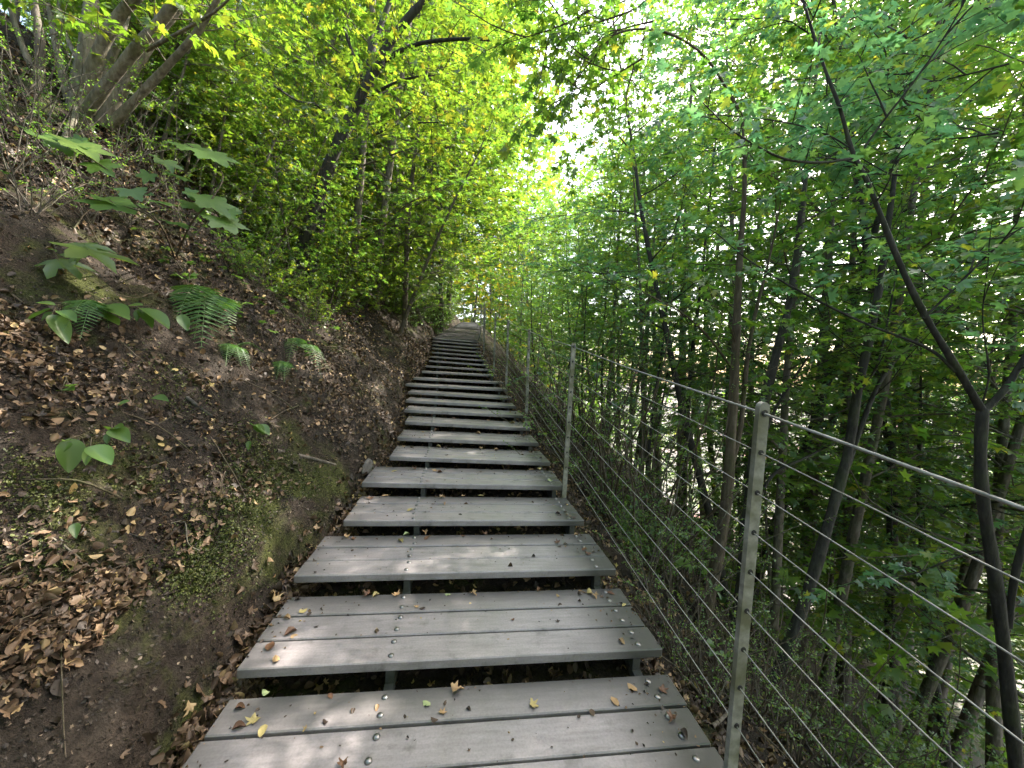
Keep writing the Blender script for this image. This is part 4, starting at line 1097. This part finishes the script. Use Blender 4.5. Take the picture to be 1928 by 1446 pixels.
# ------------------------------------------------------------------ loose leaves on the treads, one by one
ORD = ['first', 'second', 'third', 'fourth', 'fifth', 'sixth', 'seventh', 'eighth', 'ninth', 'tenth']
fl_mesh = {}
def fallen_mesh(col, k):
    if (col, k) not in fl_mesh:
        V, Fc = T_LIT[k+3]
        # finer, irregular copy with a stalk
        fl_mesh[(col, k)] = np_mesh('fallen_leaf', V, Fc, FALLEN[col])
    return fl_mesh[(col, k)]
def on_tread(px, py):
    r = ray(px, py)
    for i, (a, b) in enumerate(treads):
        u = b-a; lu = np.linalg.norm(u); u = u/lu
        v = np.array([-u[1], u[0], 0]); v /= np.linalg.norm(v); w = np.cross(u, v)
        t = np.dot(a, w)/np.dot(r, w); p = r*t
        q = np.dot(p-a, u); s = np.dot(p-a, v)
        if 0 <= q <= lu and -.01 <= s <= .46: return i, p, w, q/lu
    return None
SPOTS = [(500,1307,.036,'green',3,'curled'),(473,1362,.05,'yellow',4,'flat'),(494,1378,.045,'yellow',0,'folded'),(452,1335,.035,'brown',1,'shrivelled'),(450,1372,.04,'brown',1,'rolled'),
 (803,1327,.035,'green',2,'torn'),(861,1302,.055,'tan',5,'crumpled'),(834,1341,.035,'tan',6,'ragged'),(1007,1330,.05,'yellow',4,'crumbled'),(1157,1322,.045,'tan',0,'flat'),
 (1190,1297,.045,'tan',2,'upright'),(1250,1303,.05,'brown',4,'crumpled'),(1264,1356,.045,'brown',5,'curled'),(1287,1385,.04,'dark',1,'wet'),(622,1312,.03,'brown',0,'small'),(612,1362,.025,'dark',3,'small'),(645,1445,.04,'brown',5,'curled'),(1090,1350,.02,'dark',0,'tiny'),
 (571,1152,.04,'yellow',2,'bright'),(540,1165,.035,'tan',1,'small'),(547,1193,.05,'brown',1,'rolled'),(509,1218,.055,'brown',0,'long'),(520,1245,.04,'tan',3,'small'),(690,1124,.05,'brown',5,'crumpled'),(708,1122,.04,'yellow',7,'rolled'),
 (745,1120,.05,'tan',4,'crumpled'),(785,1143,.03,'tan',6,'small'),(795,1147,.03,'dark',2,'small'),(843,1121,.03,'green',2,'small'),(892,1120,.04,'tan',5,'crumpled'),(1015,1112,.035,'brown',1,'small'),(1110,1117,.05,'yellow',3,'upright'),(1120,1125,.045,'tan',5,'crumpled'),(1150,1118,.04,'brown',0,'crumpled'),(1170,1210,.035,'tan',7,'rolled'),(1175,1140,.03,'yellow',0,'small'),(965,1168,.02,'brown',3,'tiny'),
 (655,1012,.05,'tan',5,'broken'),(666,1016,.045,'brown',4,'star-shaped'),(754,1020,.05,'yellow',7,'rolled'),(765,1008,.04,'green',1,'small'),(800,1005,.05,'tan',5,'crumpled'),(803,1014,.05,'brown',0,'long'),(872,1010,.03,'brown',2,'small'),(912,1006,.04,'brown',5,'crumpled'),(1047,1022,.05,'brown',4,'curled'),(1085,1008,.03,'tan',1,'small'),(1100,1035,.045,'brown',0,'crumpled'),(1108,1044,.04,'brown',3,'rolled'),
 (697,940,.06,'brown',4,'curled'),(725,934,.05,'tan',0,'flat'),(770,932,.06,'brown',5,'crumpled'),(833,938,.05,'tan',5,'crumpled'),(836,950,.04,'tan',1,'small'),(772,961,.05,'yellow',0,'flat'),(872,934,.03,'tan',2,'small'),(905,934,.05,'yellow',0,'small'),(1050,968,.035,'dark',1,'small'),(1080,976,.04,'dark',3,'wet'),
 (742,888,.05,'yellow',0,'flat'),(780,884,.05,'brown',5,'curled'),(818,888,.06,'tan',4,'crumpled'),(828,890,.045,'brown',1,'small'),(905,889,.03,'brown',2,'small'),(1000,885,.05,'tan',0,'flat'),(1015,884,.05,'yellow',3,'bright'),(1036,906,.05,'green',2,'bright'),
 (760,841,.05,'tan',0,'flat'),(776,843,.05,'brown',4,'crumpled'),(825,842,.05,'yellow',1,'small'),(838,846,.06,'dark',5,'curled'),(906,844,.06,'tan',0,'flat'),(935,848,.05,'tan',1,'small'),(1000,852,.05,'brown',2,'small'),
 (795,814,.05,'tan',0,'small'),(822,811,.06,'brown',1,'upright'),(900,817,.06,'tan',1,'flat'),(985,822,.05,'brown',5,'crumpled'),(940,817,.04,'brown',3,'small'),
 (775,787,.05,'tan',0,'small'),(855,789,.06,'brown',4,'crumpled'),(920,792,.06,'tan',2,'small'),(965,797,.06,'yellow',1,'small')]
used = {}
for (px, py, sz, colr, k, look) in SPOTS:
    r_ = on_tread(px, py)
    if not r_: continue
    i, p, w, f = r_
    where = 'left end' if f < .14 else 'left bolts' if f < .36 else 'middle' if f < .62 else 'right half' if f < .86 else 'right end'
    lab = f"{look} {colr} fallen leaf on the {where} of the {ORD[max(0, i-2)]} tread from the bottom"
    o = link('fallen_leaf', fallen_mesh(colr, k))
    o.location = Vector(p)+Vector(w)*.002
    q = Vector(w).to_track_quat('Z', 'Y').to_euler(); q2 = Matrix.Rotation(rt.uniform(0, 6.28), 4, Vector(w))
    o.rotation_euler = (q2 @ q.to_matrix().to_4x4()).to_euler()
    o.scale = (sz, sz, sz)
    tag(o, lab, 'leaf', 'fallen leaves lying on the treads')
# crumbs and specks
V, Fc = [], []
pp, tt_, nn_, ss = [], [], [], []
for i, (a, b) in enumerate(treads[1:16]):
    u = b-a; lu = np.linalg.norm(u); u = u/lu; v = np.array([-u[1], u[0], 0]); v /= np.linalg.norm(v); w = np.cross(u, v)
    for k in range(150 if i < 8 else 60):
        q = rg.uniform(.01, .99)*lu; s_ = rg.uniform(0, 1)**.65*.43
        if rg.uniform() < .25: q = lu*(1-rg.uniform()*.16)
        elif rg.uniform() < .2: q = lu*rg.uniform()**2*.12
        pp.append(a+u*q+v*s_+w*.001); tt_.append(u*rg.normal()+v*rg.normal()); nn_.append(w+rg.normal(size=3)*.3); ss.append(rg.uniform(.004, .013) if rg.uniform() < .85 else rg.uniform(.015, .03))
tag(link('leaf_crumbs', leaves_mesh('leaf_crumbs', pp, tt_, nn_, ss, T_LIT, LITTER, (0, 0, 0), 5)), 'dark specks and crumbs of leaf scattered over the treads', kind='stuff')

# ------------------------------------------------------------------ ferns
def fern(px, py, fronds, label, s=1.0):
    p0 = hit(px, py); p0[2] = float(ground_z(p0[0], p0[1]))
    o = thing('fern', label, 'fern', tuple(p0), 'ferns on the left bank')
    for (tx, ty, dD, wd_) in fronds:
        hq = hit(tx, ty); tip = hq*(1-max(.03, .10-dD*.0)/max(1, hq[1]))-p0
        L = np.linalg.norm(tip)
        mid = tip*.5+UP*L*.22
        S = catmull([np.zeros(3)-UP*.01, mid, tip], 12)
        tb = Tubes(); tb.add(S, list(np.linspace(.0028, .0008, len(S))), 4)
        g = Leaves(); n = 26
        for k in range(3, n):
            f = k/n; j = f*(len(S)-1); a = S[int(j)]+(S[min(len(S)-1, int(j)+1)]-S[int(j)])*(j-int(j))
            d = unit(S[min(len(S)-1, int(j)+1)]-S[max(0, int(j)-1)]); nrm = unit(np.cross(np.cross(d, UP), d)); side = unit(np.cross(d, nrm))
            l = L*wd_*math.sin(PI*min(1, f*.86+.14))**.8*(1.05-f*.55)
            for sg in (-1, 1):
                t = unit(side*sg+d*.38-nrm*.12)
                g.add(a, t, nrm+RNG.normal(size=3)*.12, max(.012, l))
        pin = []
        V = [(0, 0, 0)]; yy = np.linspace(0, 1, 9)[1:-1]
        ol = [(.085*(1-y*.75)*(1.25 if q % 2 else .8), y) for q, y in enumerate(yy)]+[(0, 1)]
        ol = ol+[(-x, y) for x, y in ol[:-1][::-1]]
        V += [(x, y, -.18*y*y) for x, y in ol]
        Fc = np.array([(0, 1+q, 2+q) for q in range(len(ol)-1)])[:, ::-1]
        me = leaves_mesh('frond', g.P, g.T, g.N, g.S, [(np.array(V), Fc)], LEAF['fern'], (0, 0, 0), 3)
        f_ = link('frond', me, o)
        link('midrib', tb.mesh('midrib', LEAF['fern']), f_)
fern(395, 580, [(378,662,-.12,.30),(365,640,-.05,.24),(440,640,-.12,.24),(330,600,-.1,.24),(420,560,.1,.2)], 'broad fern with a long drooping frond in the middle of the left bank')
fern(190, 590, [(205,618,-.1,.30),(150,640,-.1,.26),(120,622,-.06,.26),(250,600,-.02,.22),(160,570,.1,.2)], 'fern tucked under the broad leaved seedling on the left bank')
fern(565, 650, [(618,690,-.18,.20),(606,713,-.15,.18),(548,645,.02,.2),(540,690,-.1,.18),(590,650,.1,.2)], 'small fern with arching fronds nearest the stairs')
fern(432, 655, [(472,698,-.12,.24),(455,690,-.1,.22),(425,690,-.1,.2),(500,665,.05,.2)], 'small dark fern between the broad fern and the one nearest the stairs')
fern(535, 690, [(535,720,-.1,.22),(520,715,-.1,.2),(560,700,.0,.2)], 'tiny fern low on the bank below the arching fern')

# ------------------------------------------------------------------ broad leaved seedlings with leaves set where the photograph shows them
def seedling(px, py, leaves, label, leafm='pale', temps=T_WIDE, dD=-.12, stem_r=.003, name='seedling', cat='plant', group=None, base=None):
    p0 = hit(px, py) if base is None else base
    p0[2] = float(ground_z(p0[0], p0[1]))
    o = thing(name, label, cat, tuple(p0), group or 'young plants on the left bank')
    tb = Tubes(); g = Leaves()
    for (lx, ly, tx, ty, dd) in leaves:       # stalk end and tip in the picture
        da = min(p0[1]+dD+dd, hit(lx, ly)[1]-.05); db = min(p0[1]+dD+dd-.03, hit(tx, ty)[1]-.035)
        a = at(lx, ly, da); b = at(tx, ty, db)
        L = np.linalg.norm(b-a)
        nrm = UP*1.0+RNG.normal(size=3)*.15+np.array([.25, -.35, 0])
        g.add(a-p0, b-a, nrm, L)
        m = (a-p0)*.5+UP*.03+RNG.normal(size=3)*.012
        tb.add(catmull([np.array([0, 0, -.02]), m, a-p0], 4), list(np.linspace(stem_r, stem_r*.5, 9)), 5)
    link('stem', tb.mesh('stem', BARK['brown']), o)
    link('foliage', leaves_mesh('foliage', g.P, g.T, g.N, g.S, temps, LEAF[leafm], (0, 0, 0), int(px)), o)
seedling(130, 605, [(105,575,66,566,0),(95,582,42,589,0),(98,592,130,628,-.02),(100,588,72,600,0),(112,585,142,600,0)], 'seedling with broad oval light green leaves at the left edge of the bank')
seedling(215, 612, [(190,580,243,592,0),(188,590,225,608,0),(196,575,240,580,.05),(180,585,160,578,.02)], 'seedling with four oval leaves right of the leftmost one')
seedling(290, 618, [(265,580,322,604,0),(262,585,290,600,0),(270,575,240,568,0),(262,582,255,603,0)], 'seedling with pointed oval leaves left of the broad fern')
seedling(350, 620, [(340,592,352,616,0)], 'tiny seedling with one round leaf beside the broad fern')
seedling(165, 880, [(130,825,140,878,0),(133,832,118,845,0),(170,840,210,868,-.02),(168,845,160,870,0),(128,830,122,822,0)], 'drooping light green seedling low at the left of the bank')
seedling(225, 850, [(205,810,196,800,0),(210,808,236,815,0),(205,815,198,832,0),(212,806,222,795,.02)], 'small pale seedling just above the drooping one')
seedling(480, 830, [(480,800,497,815,0),(478,803,470,795,0),(485,800,508,812,0),(470,830,465,845,0),(478,800,490,797,0)], 'small bushy seedling on the mossy rim near the treads')
seedling(265, 770, [(245,755,218,762,0),(285,750,312,745,0)], 'two leaved sprout on the bare soil of the bank')
seedling(145, 1010, [(141,985,140,1003,0)], 'single narrow green leaf hanging on the lower bank')
seedling(95, 470, [(110,490,145,505,0),(150,480,120,498,0),(165,470,220,498,-.03),(160,460,185,475,0),(105,470,95,465,0)], 'yellowing young maple sprout on the upper bank at the left edge', 'lime', T_NEAR)
seedling(210, 650, [(115,735,135,728,0),(130,728,140,722,0)], 'small pale sprout half hidden under litter at the left', base=hit(118, 745))
# the maple sapling whose pale leaves hang over the bank
b0 = hit(330, 480); b0[1] -= .0
sap = thing('maple_sapling', 'maple sapling with large pale green leaves drooping over the left bank', 'sapling', tuple(b0), 'young plants on the left bank')
SD = max(1.9, b0[1]-.75)
tb = Tubes(); g = Leaves()
def sap_at(px, py, d=0): return at(px, py, SD+d)-b0
for st_ in ([(330,480,None),(300,420,0),(250,380,0),(215,330,0),(150,285,0),(120,265,0)], [(300,420,0),(270,400,0),(220,385,0),(205,375,0)], [(330,480,None),(360,420,0),(395,380,0),(420,330,.1),(380,290,.1),(350,270,.1)], [(395,380,0),(420,420,0),(440,440,0)], [(250,380,0),(300,350,.05),(330,330,.1)]):
    pts = [np.array([0, 0, -.03]) if q[2] is None else sap_at(*q) for q in st_]
    S = catmull(pts, 4); tb.add(S, list(np.linspace(.006, .002, len(S))), 5)
for (lx, ly, tx, ty, d) in [(80,258,145,300,0),(110,270,160,318,0),(130,262,205,295,0),(150,275,215,325,-.03),(185,310,240,345,0),(150,262,120,290,.05),
                            (200,375,265,405,0),(205,382,310,422,-.02),(250,360,282,395,0),(235,372,200,368,0),(300,380,345,395,0),(330,330,370,350,.08),(352,275,430,310,.1),(395,290,463,335,.08),
                            (395,378,470,440,-.02),(420,415,472,468,-.04),(380,370,425,405,0),(365,385,400,420,0),(330,420,380,440,0),(430,400,455,425,0),(310,305,340,340,.1),(280,330,260,360,.05),(360,360,350,385,0)]:
    a = sap_at(lx, ly, d); bb = sap_at(tx, ty, d-.05)
    g.add(a, bb-a, UP+np.array([.3, -.45, 0])+RNG.normal(size=3)*.15, np.linalg.norm(bb-a)*.55)
link('stem', tb.mesh('stem', BARK['brown']), sap)
link('foliage', leaves_mesh('foliage', g.P, g.T, g.N, g.S, T_SAP, LEAF['pale'], (0, 0, 0), 9), sap)
# many small maple seedlings among the litter
def small_seedling_mesh(seed):
    rg2 = np.random.default_rng(seed); tb = Tubes(); g = Leaves()
    for st in range(3):
        a = rg2.uniform(0, 6.28); top = np.array([math.cos(a)*.05, math.sin(a)*.05, rg2.uniform(.08, .2)])
        tb.add([np.array([0, 0, -.02]), top*.6, top], [.002, .0016, .001], 4)
        for k in range(rg2.integers(2, 5)):
            b = rg2.uniform(0, 6.28); t = np.array([math.cos(b), math.sin(b), rg2.uniform(-.5, .1)])
            g.add(top+t*.012, t, UP+rg2.normal(size=3)*.3, rg2.uniform(.02, .042))
    return tb.mesh('stem', BARK['brown']), leaves_mesh('foliage', g.P, g.T, g.N, g.S, T_SAP, LEAF['pale'], (0, 0, 0), seed)
SS = [small_seedling_mesh(k) for k in (1, 2, 3)]
for k, (px, py) in enumerate(((455,560),(470,535),(520,570),(430,540),(500,600),(545,600),(410,500),(440,480),(480,500),(560,620),(520,540),(390,520),(590,650),(450,620),(610,600),(360,480),(300,520),(640,640),(500,660),(570,690),(345,560),(280,470))):
    p = hit(px, py)
    put_plant(SS[k % 3], ('stem', 'foliage'), 'seedling', 'ankle high pale leaved maple seedling among the litter of the left bank', 'plant', 'tiny maple seedlings in the litter of the left bank', p[0], p[1], rt.uniform(0, 6.28), rt.uniform(.9, 1.7))
# leafy sprigs on the right, just outside the ropes
seedling(1310, 1120, [(1300,1060,1275,1057,0),(1300,1055,1292,1043,0),(1300,1062,1300,1080,0),(1320,1080,1340,1070,0),(1330,1090,1345,1100,0),(1345,1110,1365,1105,0),(1350,1115,1360,1130,0)], 'sprig of round pale leaves hanging outside the ropes left of the nearest post', dD=-.1, group='young plants right of the railing', base=hit(1330, 1200))
seedling(1345, 1260, [(1345,1215,1335,1205,0),(1350,1215,1365,1210,0),(1355,1225,1370,1240,0),(1345,1225,1335,1235,0),(1365,1235,1385,1228,0),(1370,1240,1385,1250,0),(1350,1235,1358,1252,0)], 'lower sprig of small pale leaves outside the ropes left of the nearest post', dD=-.05, group='young plants right of the railing', base=hit(1350, 1290))

# ------------------------------------------------------------------ sticks and stones of the bank
def stick(name, label, pix, r, barkm, lift=.015, cat='stick'):
    P = [hit(x, y)+np.array([0, 0, lift]) for x, y in pix]
    o0 = P[0].copy(); S = catmull(P, 5)
    tb = Tubes(); tb.add(S, list(np.linspace(r, r*.55, len(S))), 7)
    o = link(name, tb.mesh(name, BARK[barkm], o0)); o.location = o0
    return tag(o, label, cat)
stick('stick', 'pale straight stick lying on the lower left bank', [(68,1008),(112,1030),(160,1068)], .0045, 'pale')
stick('twig', 'pale kinked twig standing out of the moss on the lower bank', [(322,998),(348,996),(354,1036),(376,1050)], .003, 'pale', .03)
stick('root', 'mossy root poking out of the bank beside the treads', [(520,852),(570,862),(610,872),(632,878)], .016, 'grey', .01, 'root')
stick('root', 'short dark root on the bank above the mossy root', [(352,752),(385,778),(420,800)], .012, 'dark', .01, 'root')
stick('stick', 'dark stick half buried left of the kinked twig', [(200,1008),(240,1012),(275,1022)], .006, 'dark')
stick('branch', 'bent grey branch lying on the slope beside the foot of the nearest post', [(1340,1380),(1370,1350),(1395,1300)], .010, 'grey', .03, 'branch')
stick('branch', 'fallen bare branch leaning across the bank under the big dark maple', [(455,505),(520,470),(590,440)], .012, 'grey', .12, 'branch')
def slab(px, py, sx, sy, sz, label, rz):
    p = hit(px, py)
    V, Fc = [], []
    bm = bmesh.new(); bmesh.ops.create_icosphere(bm, subdivisions=3, radius=1)
    rg2 = np.random.default_rng(int(px))
    for v in bm.verts:
        c = v.co; k = 1+.28*(vnoise(np.array([c.x*2+c.z*1.3]), np.array([c.y*2-c.z]), int(px))[0]-.5)
        v.co = Vector((c.x*sx*k, c.y*sy*k, max(-.6, min(.55, c.z))*sz*k))
    me = bpy.data.meshes.new('stone'); bm.to_mesh(me); bm.free(); me.materials.append(STONE)
    for f in me.polygons: f.use_smooth = True
    o = link('stone', me); o.location = Vector(p)
    n = ground_n(np.array([p[0]]), np.array([p[1]]))[0]
    o.rotation_euler = (Vector(n).to_track_quat('Z', 'Y').to_matrix().to_4x4() @ Matrix.Rotation(rz, 4, 'Z')).to_euler()
    return tag(o, label, 'stone')
m_, nt_, _, _ = new_mat('mossy_stone')
n_ = noise(nt_, 9, 6, .65, objcoord(nt_))
cc = ramp(nt_, n_, [(.3, (.05, .045, .04)), (.55, (.12, .11, .10)), (.75, (.2, .19, .17))])
cc = mixc(nt_, ramp(nt_, noise(nt_, 5, 4, .6, objcoord(nt_)), [(.48, (0, 0, 0)), (.6, (.7, .7, .7))]), cc, (.05, .06, .02))
principled(nt_, cc, .85, nrm=bump(nt_, n_, .6, .02)); STONE = m_
slab(690, 880, .10, .06, .05, 'dark stone in the bank wall at the left end of the fifth tread', .4)
EXPOSURE = 2.65
# ------------------------------------------------------------------ light
SUN_AZ, SUN_EL = math.radians(52), math.radians(47)   # clockwise from straight ahead, high on the right beyond the valley
wd = bpy.data.worlds.new('World'); SC.world = wd; wd.use_nodes = True
nt = wd.node_tree
bg = nt.nodes['Background']
sky = nt.nodes.new('ShaderNodeTexSky'); sky.sky_type = 'NISHITA'; sky.sun_disc = False
sky.sun_elevation = SUN_EL; sky.sun_rotation = SUN_AZ
sky.air_density = 1.0; sky.dust_density = 3.0; sky.ozone_density = 1.0
hz = nt.nodes.new('ShaderNodeMix'); hz.data_type = 'RGBA'; hz.blend_type = 'MULTIPLY'; hz.inputs[0].default_value = 1
nt.links.new(sky.outputs[0], hz.inputs[6]); hz.inputs[7].default_value = (1.08, 1.0, .90, 1)   # milky, slightly warm sky
nt.links.new(hz.outputs[2], bg.inputs[0]); bg.inputs[1].default_value = .15
sl = bpy.data.lights.new('sun', 'SUN'); sl.energy = 3.0; sl.angle = math.radians(.5); sl.color = (1, .94, .84)
so = bpy.data.objects.new('sun', sl); COL.objects.link(so)
dv = Vector((math.sin(SUN_AZ)*math.cos(SUN_EL), math.cos(SUN_AZ)*math.cos(SUN_EL), math.sin(SUN_EL)))
so.rotation_euler = dv.to_track_quat('Z', 'Y').to_euler()
so.location = dv*40
vs = SC.view_settings
SC.display_settings.display_device = 'sRGB'
vs.view_transform = 'Standard'; vs.look = 'None'; vs.gamma = 1; vs.use_curve_mapping = False
vs.exposure = EXPOSURE
cy = SC.cycles
cy.max_bounces = 5; cy.diffuse_bounces = 4; cy.glossy_bounces = 2; cy.transmission_bounces = 4; cy.transparent_max_bounces = 4
cy.caustics_reflective = False; cy.caustics_refractive = False
cy.use_denoising = True; cy.use_adaptive_sampling = True; cy.adaptive_threshold = .02
